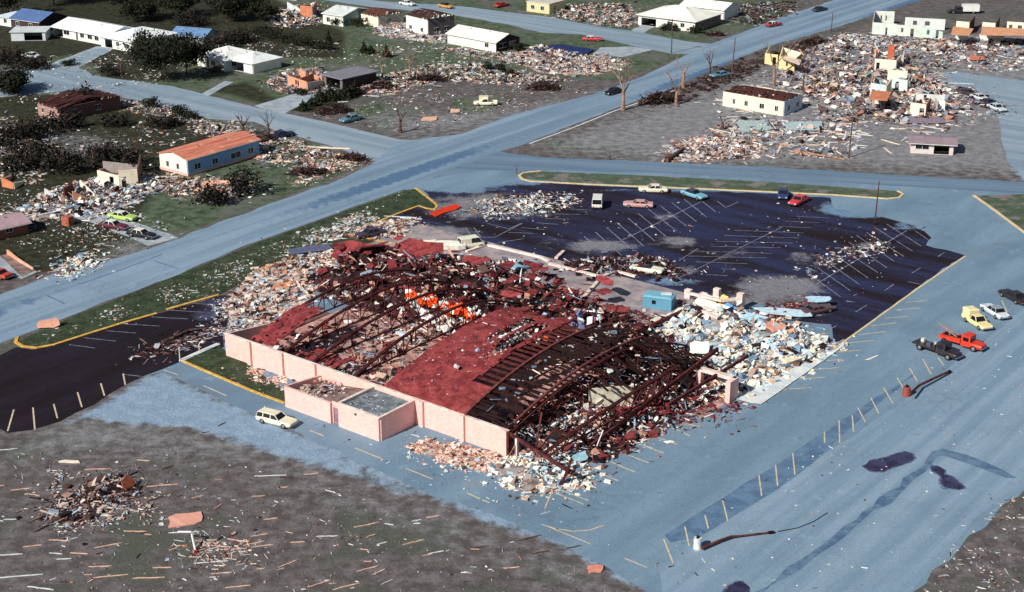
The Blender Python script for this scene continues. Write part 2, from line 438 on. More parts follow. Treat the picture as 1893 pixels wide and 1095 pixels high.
# pavements and roads, each sheet a few millimetres above the last
sheet('pavement', [(735, 330), (850, 300), (960, 300), (1893, 350), (2300, 380), (2300, 620), (1900, 900), (1680, 1100), (1560, 1250), (1330, 1180), (1190, 1090), (1040, 1005), (905, 950), (800, 918), (560, 805), (300, 688),
                   (262, 697), (337, 668), (420, 600), (440, 540), (640, 437), (690, 412), (770, 380)], .012, M['concrete'], 3, jitter=.25,
      wear=blobs([(1150, 960, 60, 40, .3), (450, 740, 60, 20, .4), (1500, 700, 120, 60, .15)]))
sheet('gravel_lot', [(1215, 1040), (1280, 1003), (1375, 945), (1440, 905), (1530, 835), (1600, 790), (1640, 762), (1730, 700), (1830, 622), (1900, 565), (2300, 470), (2300, 620), (1900, 895), (1800, 960), (1680, 1100), (1560, 1250), (1240, 1180)], .016, M['gravel'], 3, jitter=.12)
sheet('damp_strip', [(1228, 990), (1325, 928), (1440, 857), (1530, 797), (1600, 748), (1690, 690), (1692, 694), (1600, 766), (1530, 832), (1440, 902), (1375, 942), (1290, 994), (1240, 1003)], .017, M['damp'], 0, jitter=.15)
sheet('tyre_track', [(1712, 850), (1725, 860), (1660, 918), (1580, 975), (1495, 1040), (1410, 1098), (1390, 1098), (1480, 1035), (1560, 973), (1640, 910)], .022, M['track'], 0, jitter=.25, seg=2)
sheet('tyre_track', [(1712, 850), (1722, 836), (1742, 830), (1790, 842), (1860, 872), (1878, 884), (1860, 884), (1785, 856), (1742, 842), (1730, 846), (1722, 858)], .026, M['track'], 0, jitter=.15, seg=2)
def stain(pts, z):
    P = W(pts)
    return sheet('oil_stain', P, z, M['stain'], .45, jitter=.1, seg=1, world=True, lim=60, fade=lambda x, y: np.clip(1.05 - sdist(x, y, P) / .9, 0, 1) * .62)
stain([(1592, 862), (1607, 851), (1643, 842), (1674, 834), (1689, 839), (1695, 848), (1684, 856), (1658, 864), (1643, 870), (1639, 876), (1607, 873)], .03)
stain([(1718, 860), (1735, 862), (1750, 870), (1749, 876), (1768, 883), (1787, 903), (1773, 907), (1742, 905), (1733, 892), (1737, 882), (1722, 872)], .031)
stain([(1331, 1100), (1347, 1080), (1361, 1072), (1373, 1074), (1386, 1086), (1388, 1110), (1340, 1125)], .032)
lotw = blobs([(900, 380, 130, 26, .8), (1250, 447, 45, 10, .8), (1105, 455, 70, 14, .85), (1440, 530, 90, 22, .95), (1010, 452, 60, 14, .4), (1500, 480, 50, 18, .6), (1610, 455, 55, 10, .6),
              (790, 430, 90, 16, .85), (1240, 500, 60, 12, .7), (1370, 560, 120, 20, .75), (870, 360, 60, 12, .3), (1240, 400, 40, 10, .5), (1330, 470, 90, 20, .35), (1480, 555, 60, 25, .6), (680, 430, 40, 10, .8)])
sheet('parking_lot', [(779, 350), (850, 357), (905, 346), (955, 334), (1000, 338), (1100, 344), (1200, 348), (1413, 358), (1535, 366), (1541, 386), (1620, 399), (1690, 417), (1722, 440), (1712, 454), (1783, 472), (1690, 535), (1600, 602), (1546, 640), (1536, 600),
                      (1400, 590), (1290, 560), (1130, 508), (1000, 478), (890, 458), (760, 455), (640, 438), (650, 424), (690, 412), (770, 383), (805, 386), (806, 378)], .02, M['lot'], 2.0, wear=lotw, jitter=.16, seg=1.6, fade=blobs([(1585, 388, 75, 15, 1.0), (1680, 418, 40, 10, .7), (850, 350, 90, 9, .8), (960, 338, 60, 7, .8), (1250, 352, 220, 5, .6), (730, 428, 70, 14, .6), (1430, 575, 110, 14, .9), (1240, 520, 60, 10, .8)]))
sheet('side_lot', [(-60, 690), (30, 642), (60, 647), (400, 548), (470, 540), (480, 560), (420, 600), (414, 642), (337, 668), (262, 697), (175, 748), (110, 780), (60, 795), (14, 801), (-60, 760)], .02, M['lot2'], 3, jitter=.2,
      wear=blobs([(420, 570, 70, 30, .8), (330, 600, 80, 14, .3), (370, 630, 60, 16, .35)]))
road_w = lambda px, py: np.clip(1.7 - np.abs(((px - 0) * EA.x + (py - 305.0) * EA.y) + 6.0) / 2.6, 0, 1.0) * .52 + .12 * np.sin(px * .05 + py * .031)
ROAD_NEAR = [(-130, 700), (0, 636), (90, 602), (220, 549), (350, 498), (478, 446), (634, 390), (751, 349), (836, 312), (900, 290), (981, 263), (1134, 202), (1237, 166), (1318, 130), (1413, 89), (1536, 54), (1610, 30), (1700, 2), (1790, -30)]
ROAD_FAR = [(1640, -30), (1560, -5), (1482, 20), (1418, 43), (1318, 80), (1257, 108), (1175, 147), (1093, 176), (948, 212), (853, 248), (736, 262), (685, 305), (623, 334), (478, 385), (281, 459), (90, 510), (0, 545), (-130, 590)]
sheet('street', [(-150, 185), (0, 180), (87, 172), (164, 164), (220, 179), (307, 197), (384, 220), (470, 226), (541, 250), (634, 277), (689, 299), (760, 285), (790, 262), (736, 258), (634, 233), (521, 209), (478, 200), (371, 173), (320, 160), (184, 142), (143, 124),
                 (205, 92), (188, 88), (85, 122), (20, 128), (-150, 135)], .024, M['street'], 4, jitter=.2)
sheet('far_street', [(600, -14), (700, 2), (850, 12), (940, 23), (1024, 33), (1104, 49), (1155, 56), (1188, 61), (1272, 77), (1330, 82), (1345, 100), (1242, 100), (1165, 84), (1073, 64), (1004, 61), (940, 46), (825, 26), (690, 14), (560, -5)], .024, M['street'], 4, jitter=.2)
sheet('side_street', [(850, 268), (940, 284), (1017, 292), (1418, 309), (1656, 324), (1893, 337), (2400, 372), (2400, 396), (1893, 358), (1618, 342), (1418, 330), (1196, 319), (1004, 315), (880, 315), (800, 330)], .026, M['street2'], 4, jitter=.2)
sheet('main_road', ROAD_NEAR + ROAD_FAR, .032, M['road'], 1.7, jitter=.2, wear=road_w, lim=170)
sheet('right_street', [(1720, 130), (1893, 150), (2100, 150), (2100, 345), (1900, 338), (1862, 300), (1845, 215), (1800, 180)], .008, M['street'], 4, jitter=.3)
sheet('driveway', [(85, 122), (120, 108), (178, 86), (212, 86), (205, 94), (143, 126)], .018, M['drive'], 0, jitter=.1)
sheet('driveway', [(371, 175), (415, 150), (432, 152), (385, 178)], .018, M['drive'], 0, jitter=.1)
sheet('driveway', [(500, 206), (470, 196), (590, 160), (618, 162), (535, 205), (525, 211)], .018, M['drive'], 0, jitter=.1)
sheet('driveway', [(1165, 58), (1190, 42), (1215, 46), (1190, 62)], .018, M['drive'], 0, jitter=.1)
sheet('driveway', [(110, 395), (180, 385), (330, 440), (275, 455), (180, 415)], .018, M['drive'], 0, jitter=.2)
sheet('driveway', [(-40, 465), (0, 473), (70, 503), (40, 516), (-40, 490)], .018, M['drive'], 0, jitter=.2)
sheet('driveway', [(1110, 88), (1165, 86), (1210, 92), (1150, 106), (1095, 100)], .018, M['drive'], 0, jitter=.2)
sheet('sidewalk', [(1345, 735), (1400, 712), (1530, 653), (1548, 645), (1560, 634), (1560, 641), (1545, 652), (1407, 749), (1388, 747)], .14, M['walk'], 0, jitter=.05)

# kerbs: real steps of concrete
def kerb(pts, mat, w=.22, h=.13, name='kerb'):
    mb = MB(); P = [at(x, y) for x, y in pts]
    L = []; Rr = []
    for i, p in enumerate(P):
        d = (P[min(i + 1, len(P) - 1)] - P[max(i - 1, 0)]).normalized(); n_ = Vector((-d.y, d.x, 0)) * w / 2
        L.append(p + n_); Rr.append(p - n_)
    mb.loft([[r, l, l + Vector((0, 0, h)), r + Vector((0, 0, h))] for l, r in zip(L, Rr)])
    return tag(mb.build(name, mat), kind='structure')
kerb([(1000, 317), (968, 320), (960, 325), (964, 331), (980, 336), (1100, 342), (1200, 346), (1300, 350), (1413, 355), (1540, 361), (1640, 368), (1662, 366), (1669, 360), (1660, 354)], M['paleyellow'], .5)
kerb([(1800, 362), (1830, 383), (1893, 430), (1990, 505)], M['paleyellow'], .5)
kerb([(768, 349), (785, 362), (803, 376), (808, 382), (803, 388), (788, 386), (775, 381), (740, 394), (690, 414)], M['yellow'], .45)
kerb([(645, 435), (690, 444), (745, 455)], M['yellow'], .45)
kerb([(404, 546), (350, 561), (308, 573)], M['yellow'], .5)
kerb([(290, 580), (220, 600), (150, 622), (100, 638), (68, 644), (42, 641), (29, 633), (32, 624)], M['yellow'], .5)
kerb([(337, 668), (420, 704), (472, 726), (526, 746)], M['yellow'], .4)
kerb([(335, 668), (368, 653), (404, 637)], M['walk'], .8, .16)
# painted lines
def lines(name, z, mat, segs, w=.14, ox=0, oy=0, k=1.0):
    mb = MB()
    for sg in segs:
        z += .0006
        P = [at(ox + x / k, oy + y / k, z) for x, y in zip(sg[::2], sg[1::2])]
        for a, b in zip(P, P[1:]):
            d = (b - a); nn = Vector((-d.y, d.x, 0)).normalized() * w / 2
            mb.poly([a - nn, b - nn, b + nn, a + nn])
    o = mb.build(name, mat)
    return tag(o, kind='structure')
lines('parking_lines', .026, M['line'], [(470, 695, 500, 725), (548, 655, 600, 700), (628, 622, 815, 790), (708, 588, 905, 760), (785, 555, 980, 725), (862, 520, 1057, 687), (937, 487, 1140, 655), (1010, 455, 1215, 615), (1095, 430, 1285, 578), (1180, 410, 1360, 548),
      (1270, 385, 1430, 513), (1400, 400, 1500, 478), (1510, 400, 1570, 445, 1660, 405), (700, 740, 1390, 405), (430, 455, 600, 465), (330, 492, 520, 495), (270, 525, 440, 530), (200, 555, 360, 567), (90, 590, 260, 605), (0, 625, 180, 632), (-250, 590, -200, 660, -100, 660, 100, 560),
      (-310, 590, -260, 668), (-150, 560, 0, 600, 90, 560), (-80, 700, 110, 670)], .16, 940, 270, 3.91)
lines('parking_lines', .026, M['line'], [(1000, 25, 1540, 45), (920, 65, 1500, 85), (860, 110, 1460, 125), (820, 150, 1360, 160), (660, 185, 1290, 205), (640, 225, 1250, 240), (700, 270, 1100, 285), (900, 325, 1010, 330), (780, 370, 950, 378), (560, 400, 1370, 0), (570, 260, 720, 165), (1340, -5, 1600, 5), (1400, -45, 1660, -35), (1480, -85, 1740, -70)], .13, 1120, 420, 4.21)
lines('parking_lines', .026, M['line'], [(885, 565, 1135, 725), (800, 590, 1070, 760), (740, 625, 1010, 800), (665, 645, 940, 835), (610, 695, 885, 880), (545, 735, 820, 915), (485, 770, 750, 955), (410, 805, 685, 1000), (385, 880, 620, 1045), (305, 915, 550, 1090), (215, 935, 410, 1090), (130, 970, 330, 1095), (1085, 610, 1200, 690),
      (330, 1025, 540, 900, 760, 770), (860, 715, 1030, 610), (1065, 920, 1130, 880), (870, 1045, 935, 1000), (1255, 800, 1300, 770), (1035, 980, 1130, 1000), (660, 1200, 740, 1150), (430, 1350, 520, 1300)], .15, 1413, 270, 3.91)
lines('parking_lines', .024, M['yline'], [(1020, 75, 1180, 60), (950, 130, 1130, 115), (870, 190, 1050, 175), (770, 245, 960, 222), (680, 310, 880, 285), (600, 370, 790, 350), (510, 435, 700, 420), (430, 497, 560, 488), (340, 562, 540, 547), (250, 630, 440, 615), (130, 705, 345, 690),
      (1255, 475, 1297, 530), (1145, 485, 1205, 595), (1050, 550, 1105, 645), (960, 620, 1005, 695), (860, 690, 930, 805), (770, 765, 828, 880), (675, 835, 730, 940), (635, 890, 645, 1010), (540, 930, 545, 1090), (435, 1010, 435, 1090), (1715, 60, 1765, 165)], .17, 1413, 540, 3.91)
lines('parking_lines', .024, M['yline'], [(1810, 250, 1830, 400), (1548, 430, 1585, 580), (1420, 540, 1445, 635), (1275, 620, 1305, 760), (1122, 710, 1190, 885), (310, 375, 262, 490), (250, 340, 545, 460), (350, 345, 580, 433), (240, 605, 340, 635, 470, 655, 590, 645, 690, 610), (260, 610, 590, 745), (840, 850, 1000, 915),
      (1930, 175, 1945, 325), (2055, 90, 2070, 245)], .17, 940, 815, 3.91)
lines('parking_lines', .024, M['yline'], [(655, 828, 705, 848), (750, 866, 800, 886), (862, 911, 905, 930), (573, 796, 598, 806), (376, 713, 419, 732), (302, 684, 329, 693), (1193, 800, 1252, 822), (1181, 821, 1227, 838), (1152, 838, 1199, 856), (1129, 854, 1174, 873), (1119, 879, 1143, 889), (1250, 794, 1275, 806)], .2)
lines('lane_edge', .04, M['walk'], [(1250, 166, 1134, 206, 1060, 236, 978, 266)], .35)
lines('road_joint', .04, M['damp'], [(284, 482, 330, 497), (86, 546, 120, 562), (300, 470, 225, 498, 150, 525)], .3)
lines('lot_edge_line', .034, M['paleyellow'], [(1785, 473, 1700, 531, 1600, 603, 1540, 646)], .32)
lines('parking_lines', .026, M['yline'], [(55, 1005, 100, 850), (238, 835, 252, 995), (388, 810, 415, 912), (560, 725, 592, 832), (728, 660, 755, 750), (890, 590, 905, 670)], .2, 0, 540, 3.91)
lines('parking_lines', .026, M['line'], [(890, 595, 1020, 610), (500, 380, 685, 405), (605, 330, 835, 355), (765, 280, 985, 297), (890, 230, 1155, 247), (1090, 180, 1360, 195), (1210, 130, 1480, 147), (1385, 80, 1580, 95)], .14, 0, 540, 3.91)
# ================================================================== RUBBLE
PALS = {  # dark tones, bluish ones in block, also paint shade between pieces
    'white': [(C(232, 232, 226), 3), (C(226, 210, 196), 2), (C(160, 174, 188), 2.4), (C(112, 128, 150), 2), (C(170, 126, 110), 1.6), (C(84, 60, 58), 2.6), (C(34, 22, 26), 2.6)],
    'block': [(C(240, 232, 212), 4), (C(230, 232, 228), 4), (C(176, 196, 208), 4), (C(228, 190, 164), 1.5), (C(112, 138, 164), 2.5), (C(110, 84, 80), 1.8), (C(162, 134, 122), 1.8), (C(40, 28, 32), 1.4)],
    'store': [(C(230, 230, 226), 2.4), (C(124, 52, 56), 4.5), (C(70, 30, 32), 4.5), (C(146, 164, 188), 1.4), (C(24, 12, 16), 4), (C(190, 144, 126), 1.8), (C(104, 80, 76), 2), (C(214, 186, 160), .8)],
    'dark': [(C(34, 18, 22), 4), (C(80, 48, 50), 3), (C(120, 90, 88), 2), (C(200, 200, 200), 1.2), (C(130, 150, 175), .8)],
    'tan': [(C(206, 176, 160), 3), (C(226, 214, 204), 3), (C(166, 140, 132), 3), (C(176, 190, 204), 2), (C(100, 70, 66), 1.5), (C(46, 34, 36), 1.2), (C(210, 140, 100), .6)],
    'house': [(C(230, 226, 218), 2.6), (C(178, 156, 150), 3), (C(196, 138, 116), 1.0), (C(140, 152, 170), 2.4), (C(104, 84, 82), 3), (C(48, 32, 34), 2.8), (C(120, 146, 146), .6), (C(206, 184, 152), .8)],
    'pale': [(C(226, 226, 222), 3), (C(196, 174, 164), 3), (C(160, 172, 188), 2.6), (C(200, 150, 130), 1.2), (C(100, 88, 90), 2.4), (C(50, 36, 38), 1.6)],
    'brush': [(C(60, 42, 40), 4), (C(38, 24, 26), 4), (C(96, 70, 64), 2), (C(130, 116, 116), .8)],
    'brickbits': [(C(222, 178, 158), 4), (C(236, 214, 200), 3), (C(190, 128, 108), 2), (C(206, 214, 216), 2), (C(80, 60, 60), 1)],
    'maroon': [(C(120, 50, 54), 4), (C(86, 40, 42), 3), (C(150, 120, 120), 1.5), (C(120, 130, 146), 1.5), (C(40, 22, 26), 2), (C(214, 206, 200), .6)],
    'heap': [(C(40, 24, 26), 3), (C(86, 62, 58), 3), (C(150, 120, 112), 2), (C(206, 190, 180), 2), (C(140, 156, 174), 1.4)],
    'litter': [(C(216, 216, 212), 4), (C(176, 160, 154), 3), (C(190, 140, 120), .6), (C(60, 46, 46), 2), (C(160, 174, 190), 1.5)],
}
QF = np.array([[3, 2, 1, 0], [4, 5, 6, 7], [0, 1, 5, 4], [1, 2, 6, 5], [2, 3, 7, 6], [3, 0, 4, 7]])
BOX = np.array([[-1, -1, -1], [1, -1, -1], [1, 1, -1], [-1, 1, -1], [-1, -1, 1], [1, -1, 1], [1, 1, 1], [-1, 1, 1]], float) * .5
def boxes_mesh(name, cen, size, az, tilt, tilt2, col, label, cat, kind=None, skew=.42, parent=None, mats=None, extra=None):
    n = len(cen)
    v = BOX[None] * (1 + RNG.uniform(-skew, skew, (n, 8, 3))) * size[:, None, :]
    ca, sa = np.cos(az), np.sin(az); ct, st = np.cos(tilt), np.sin(tilt); cu, su = np.cos(tilt2), np.sin(tilt2)
    x, y, z = v[..., 0], v[..., 1], v[..., 2]
    x, z = x * ct[:, None] - z * st[:, None], x * st[:, None] + z * ct[:, None]
    y, z = y * cu[:, None] - z * su[:, None], y * su[:, None] + z * cu[:, None]
    x, y = x * ca[:, None] - y * sa[:, None], x * sa[:, None] + y * ca[:, None]
    v = np.stack([x, y, z], -1) + cen[:, None, :]
    v = v.reshape(-1, 3)
    f = (np.arange(n)[:, None, None] * 8 + QF[None]).reshape(-1, 4)
    fc = np.repeat(col, 6, 0)
    if extra is not None:                 # a mound under the pieces
        ev, ef, ec = extra
        f = np.concatenate([f, ef + len(v)]); v = np.concatenate([v, ev]); fc = np.concatenate([fc, ec])
    me = bpy.data.meshes.new(name)
    me.vertices.add(len(v)); me.vertices.foreach_set('co', v.ravel())
    me.loops.add(len(f) * 4); me.loops.foreach_set('vertex_index', f.ravel().astype(np.int32))
    me.polygons.add(len(f)); me.polygons.foreach_set('loop_start', np.arange(0, len(f) * 4, 4, dtype=np.int32))
    me.update(calc_edges=True); me.shade_flat()
    a = me.color_attributes.new('tint', 'FLOAT_COLOR', 'CORNER')
    a.data.foreach_set('color', np.concatenate([np.repeat(fc, 4, 0), np.ones((len(f) * 4, 1))], 1).astype(np.float32).ravel())
    return tag(link(name, me, mats or M['tint'], parent), label, cat, kind=kind)
def pick(pal, n, var=.18):
    p = PALS[pal]; w = np.array([q[1] for q in p], float); w /= w.sum()
    i = RNG.choice(len(p), n, p=w)
    c = np.array([q[0] for q in p])[i] * RNG.uniform(1 - var, 1 + var, (n, 1))
    return np.clip(c, 0, .9)
def sample(poly, n, soft=1.0):
    xs = [p[0] for p in poly]; ys = [p[1] for p in poly]
    out = np.zeros((0, 2)); k = 0
    while len(out) < n and k < 60:
        q = np.stack([RNG.uniform(min(xs), max(xs), n * 2), RNG.uniform(min(ys), max(ys), n * 2)], 1)
        q = q[inside(q[:, 0], q[:, 1], poly)]
        if soft: q = q + RNG.normal(0, soft, q.shape) * (RNG.random((len(q), 1)) < .35)
        out = np.concatenate([out, q]); k += 1
    return out[:n]
def clump(xy, scale, seed):               # cheap smooth noise in 0..1
    r = np.random.default_rng(seed); v = np.zeros(len(xy))
    for i in range(7):
        a = r.uniform(0, 6.28); k = r.uniform(.5, 1.8) / scale
        v += np.sin((xy[:, 0] * math.cos(a) + xy[:, 1] * math.sin(a)) * k * 6.28 + r.uniform(0, 6.28))
    return np.clip(.5 + v / 6, 0, 1)
def rubble(label, poly, n, pal='white', size=(.3, 1.4), h=.6, flat=.5, plank=.35, name='rubble', cat='rubble', world=False, soft=1.9, mound=None, clumpy=6.0, base=0.0, tilt=.45, az=None, moundcol=None, dens=1.8, on=None):
    P = list(poly) if world else W(poly)
    n = int(n * dens)
    xy = sample(P, int(n * 1.8), soft)
    cl = clump(xy, clumpy, hash(label) % 9999 if False else len(label) * 37 + int(n))
    xy = xy[RNG.random(len(xy)) < .12 + 1.1 * cl ** 1.5][:int(n)]
    cl = clump(xy, clumpy, len(label) * 37 + int(n)); n = len(xy)
    d = np.clip(sdist(xy[:, 0], xy[:, 1], P) / 3.0, 0, 1)
    s = (size[0] + (size[1] - size[0]) * RNG.random(n) ** 3.4) * .56
    isp = RNG.random(n) < plank
    L = np.where(isp, s * RNG.uniform(1.6, 3.6, n), s * RNG.uniform(.8, 1.6, n))
    Wd = np.where(isp, s * RNG.uniform(.15, .35, n), s * RNG.uniform(.6, 1.1, n))
    T = np.where(isp, .05 + .05 * RNG.random(n), s * np.where(RNG.random(n) < flat, .07, .45))
    top = h * (.35 + .65 * cl) * d
    z = base + top * RNG.random(n) ** .8 + T * .5
    if on is not None:                    # pieces resting on a surface of the store
        q = np.stack([(xy[:, 0] - O0.x) * EA.x + (xy[:, 1] - O0.y) * EA.y, (xy[:, 0] - O0.x) * EB.x + (xy[:, 1] - O0.y) * EB.y], 1)
        z = np.array([on(a_, b_) for a_, b_ in q]) + T * .5
    tl = RNG.normal(0, tilt, n) * np.where(top > .25, 1, .12); tu = RNG.normal(0, tilt, n) * np.where(top > .25, 1, .12)
    a = RNG.uniform(0, 6.28, n) if az is None else RNG.normal(az, .35, n)
    ex = None
    if mound:
        st = .8
        xs = np.arange(min(p[0] for p in P), max(p[0] for p in P), st); ys = np.arange(min(p[1] for p in P), max(p[1] for p in P), st)
        X, Y = np.meshgrid(xs, ys); sh = X.shape; X = X.ravel(); Y = Y.ravel()
        sdv = sdist(X, Y, P); g = np.stack([X, Y], 1)
        Z = base - .1 + .1 * (sdv > -.4) + np.clip(sdv / 3, 0, 1) * h * mound * (.25 + .75 * clump(g, clumpy, len(label) * 37 + int(n))) * RNG.uniform(.7, 1.2, len(X))
        ok = (sdv > -.6).reshape(sh); i = np.arange(len(X)).reshape(sh)
        m = ok[:-1, :-1] & ok[1:, :-1] & ok[1:, 1:] & ok[:-1, 1:]
        q = np.stack([i[:-1, :-1][m], i[:-1, 1:][m], i[1:, 1:][m], i[1:, :-1][m]], 1)
        mc = moundcol or C(96, 84, 86)
        ec = np.array(mc)[None] * RNG.uniform(.5, 1.3, (len(q), 1))
        if len(q): ex = (np.stack([X, Y, Z], 1), q, ec)
    return boxes_mesh(name, np.stack([xy[:, 0], xy[:, 1], z], 1), np.stack([L, Wd, T], 1), a, tl, tu, pick(pal, n), label, cat, 'stuff', extra=ex)

# ================================================================== CARS
def ring(x, zb, zt, w):
    m = (zb + zt) / 2
    return [(x, -w * .9, zb), (x, -w, m - .03), (x, -w * .985, m + .1), (x, -w * .9, zt), (x, w * .9, zt), (x, w * .985, m + .1), (x, w, m - .03), (x, w * .9, zb)]
def car(x1, y1, x2, y2, col, label, kind='sedan', top=None, group=None, name='parked_car', z=.6, L=5.4, roll=0.0, lift=0.0, crush=0.0, cat='car', dirt=.3):
    a, b = at(x1, y1, z), at(x2, y2, z)
    d = b - a; c = (a + b) / 2
    r = empty(name, (c.x, c.y, lift), math.atan2(d.y, d.x))
    if roll: r.rotation_euler = (roll, 0, r.rotation_euler[2])
    tag(r, label, cat, group)
    pm = paint(col, dirt=dirt); tm = paint(top, dirt=dirt) if top else pm
    k = L / 5.4
    def jx(v): return v * k + (random.gauss(0, crush) if crush else 0)
    prof = [(-2.7, .46, .74, .78), (-2.62, .34, .86, .9), (-1.95, .27, .93, .95), (-1.4, .26, .95, .96), (0, .26, .94, .96), (1.05, .26, .93, .96), (2.0, .27, .88, .95), (2.55, .34, .82, .9), (2.7, .46, .72, .78)]
    if kind == 'van': prof = [(-2.5, .4, .95, .9), (-2.4, .32, 1.1, .95), (0, .3, 1.1, .97), (1.9, .3, 1.08, .97), (2.4, .32, 1.0, .93), (2.5, .4, .9, .86)]
    mb = MB(); mb.loft([ring(jx(x), zb, zt - abs(random.gauss(0, crush * .6)) if crush else zt, w) for x, zb, zt, w in prof])
    if kind == 'pickup':                  # open load bed: side boards above a low deck
        mb = MB(); mb.loft([ring(x * k, zb, (.62 if x < -.6 else zt), w) for x, zb, zt, w in [(-2.7, .46, .6, .85), (-2.6, .4, .6, .92), (-.62, .3, .6, .95), (-.58, .26, .94, .96)] + [p for p in prof if p[0] >= 0]])
        mb.box(-2.65 * k, -.6 * k, .84, .95, .55, 1.0); mb.box(-2.65 * k, -.6 * k, -.95, -.84, .55, 1.0); mb.box(-2.68 * k, -2.6 * k, -.85, .85, .55, 1.0)
    mb.build('body', pm, r)
    if kind != 'convertible':
        spec = {'sedan': (-1.65, .95, -1.1, .3, .93, 1.4), 'wagon': (-2.55, .95, -2.35, .3, .93, 1.46), 'pickup': (-.6, .95, -.5, .4, .93, 1.55), 'van': (-2.45, 2.1, -2.4, 1.35, 1.08, 1.95)}[kind]
        x0, x1_, t0, t1, zb, zt = spec; zt -= abs(random.gauss(0, crush)) * 1.5
        wb, wt = .87, (.7 if kind != 'van' else .82)
        g = MB(); g.hexa([(x0 * k, -wb, zb - .03), (x1_ * k, -wb, zb - .03), (x1_ * k, wb, zb - .03), (x0 * k, wb, zb - .03), (t0 * k, -wt, zt), (t1 * k, -wt, zt), (t1 * k, wt, zt), (t0 * k, wt, zt)])
        g.build('window_glass', M['glass'], r)
        t = MB(); rw = wt + .03
        t.loft([[(t0 * k - .06, -rw, zt), (t0 * k - .06, rw, zt), (t0 * k, rw * .92, zt + .06), (t0 * k, -rw * .92, zt + .06)], [(t1 * k + .06, -rw, zt), (t1 * k + .06, rw, zt), (t1 * k, rw * .92, zt + .05), (t1 * k, -rw * .92, zt + .05)]])
        for sy in (-1, 1):
            posts = [(x0, t0), (x1_, t1), (-.35, -.35)] + ([(-1.5, -1.5)] if kind in ('wagon', 'van') else [])
            if kind == 'pickup': posts = [(x0, t0), (x1_, t1)]
            for pb, pt in posts: t.bar((pb * k, sy * (wb + .012), zb - .02), (pt * k, sy * (wt + .012), zt + .02), .1, .05)
        if kind == 'van':                 # solid rear quarter panels
            for sy in (-1, 1): t.hexa([(x0 * k, sy * wb - .02, zb), (-.4, sy * wb - .02, zb), (-.4, sy * wb + .03, zb), (x0 * k, sy * wb + .03, zb), (t0 * k, sy * wt - .02, zt), (-.4, sy * wt - .02, zt), (-.4, sy * wt + .03, zt), (t0 * k, sy * wt + .03, zt)])
        t.build('roof', tm, r)
    else:
        g = MB(); g.box(-1.5, .5, -.72, .72, .9, .98); g.build('cabin_well', paint(C(60, 26, 30)), r)
        g = MB()
        for sy in (-.38, .38): g.hexa([(-1.2, sy - .3, .95), (-.9, sy - .3, .95), (-.9, sy + .3, .95), (-1.2, sy + .3, .95), (-1.35, sy - .28, 1.25), (-1.15, sy - .28, 1.25), (-1.15, sy + .28, 1.25), (-1.35, sy + .28, 1.25)])
        g.build('seat', paint(C(110, 40, 44)), r)
        g = MB(); g.hexa([(.75, -.8, .93), (.8, -.8, .93), (.8, .8, .93), (.75, .8, .93), (.45, -.7, 1.3), (.49, -.7, 1.3), (.49, .7, 1.3), (.45, .7, 1.3)]); g.build('windscreen', M['glass'], r)
    for fx in (-1.62, 1.68):
        for sy in (-1, 1):
            w = MB(); q = [(math.cos(t_ * math.pi / 8) * .36, math.sin(t_ * math.pi / 8) * .36) for t_ in range(16)]
            w.loft([[(fx * k + p, sy * .76, .36 + s_) for p, s_ in q], [(fx * k + p, sy * .975, .36 + s_) for p, s_ in q]])
            wo = w.build('wheel', M['tyre'], r)
            h_ = MB(); h_.loft([[(fx * k + p * .58, sy * .97, .36 + s_ * .58) for p, s_ in q], [(fx * k + p * .5, sy * .99, .36 + s_ * .5) for p, s_ in q]])
            h_.build('hubcap', M['rimsteel'], wo)
    fe = 2.7 if kind != 'van' else 2.5
    for sx in (-1, 1):
        b_ = MB(); b_.loft([[(sx * fe * k - .04, y_, .42), (sx * (fe + .1) * k, y_, .42), (sx * (fe + .1) * k, y_, .56), (sx * fe * k - .04, y_, .56)] for y_ in (-.88, .88)]); b_.build('bumper', M['chrome'], r)
        for sy in (-.62, .62):
            l_ = MB(); l_.loft([[(sx * (fe - .03) * k + sx * e, sy + .17 * math.cos(t_ * math.pi / 4), .66 + .08 * math.sin(t_ * math.pi / 4)) for t_ in range(8)] for e in (-.06, .04)])
            l_.build('headlight' if sx > 0 else 'tail_light', M['lamp'] if sx > 0 else M['red_lamp'], r)
    return r
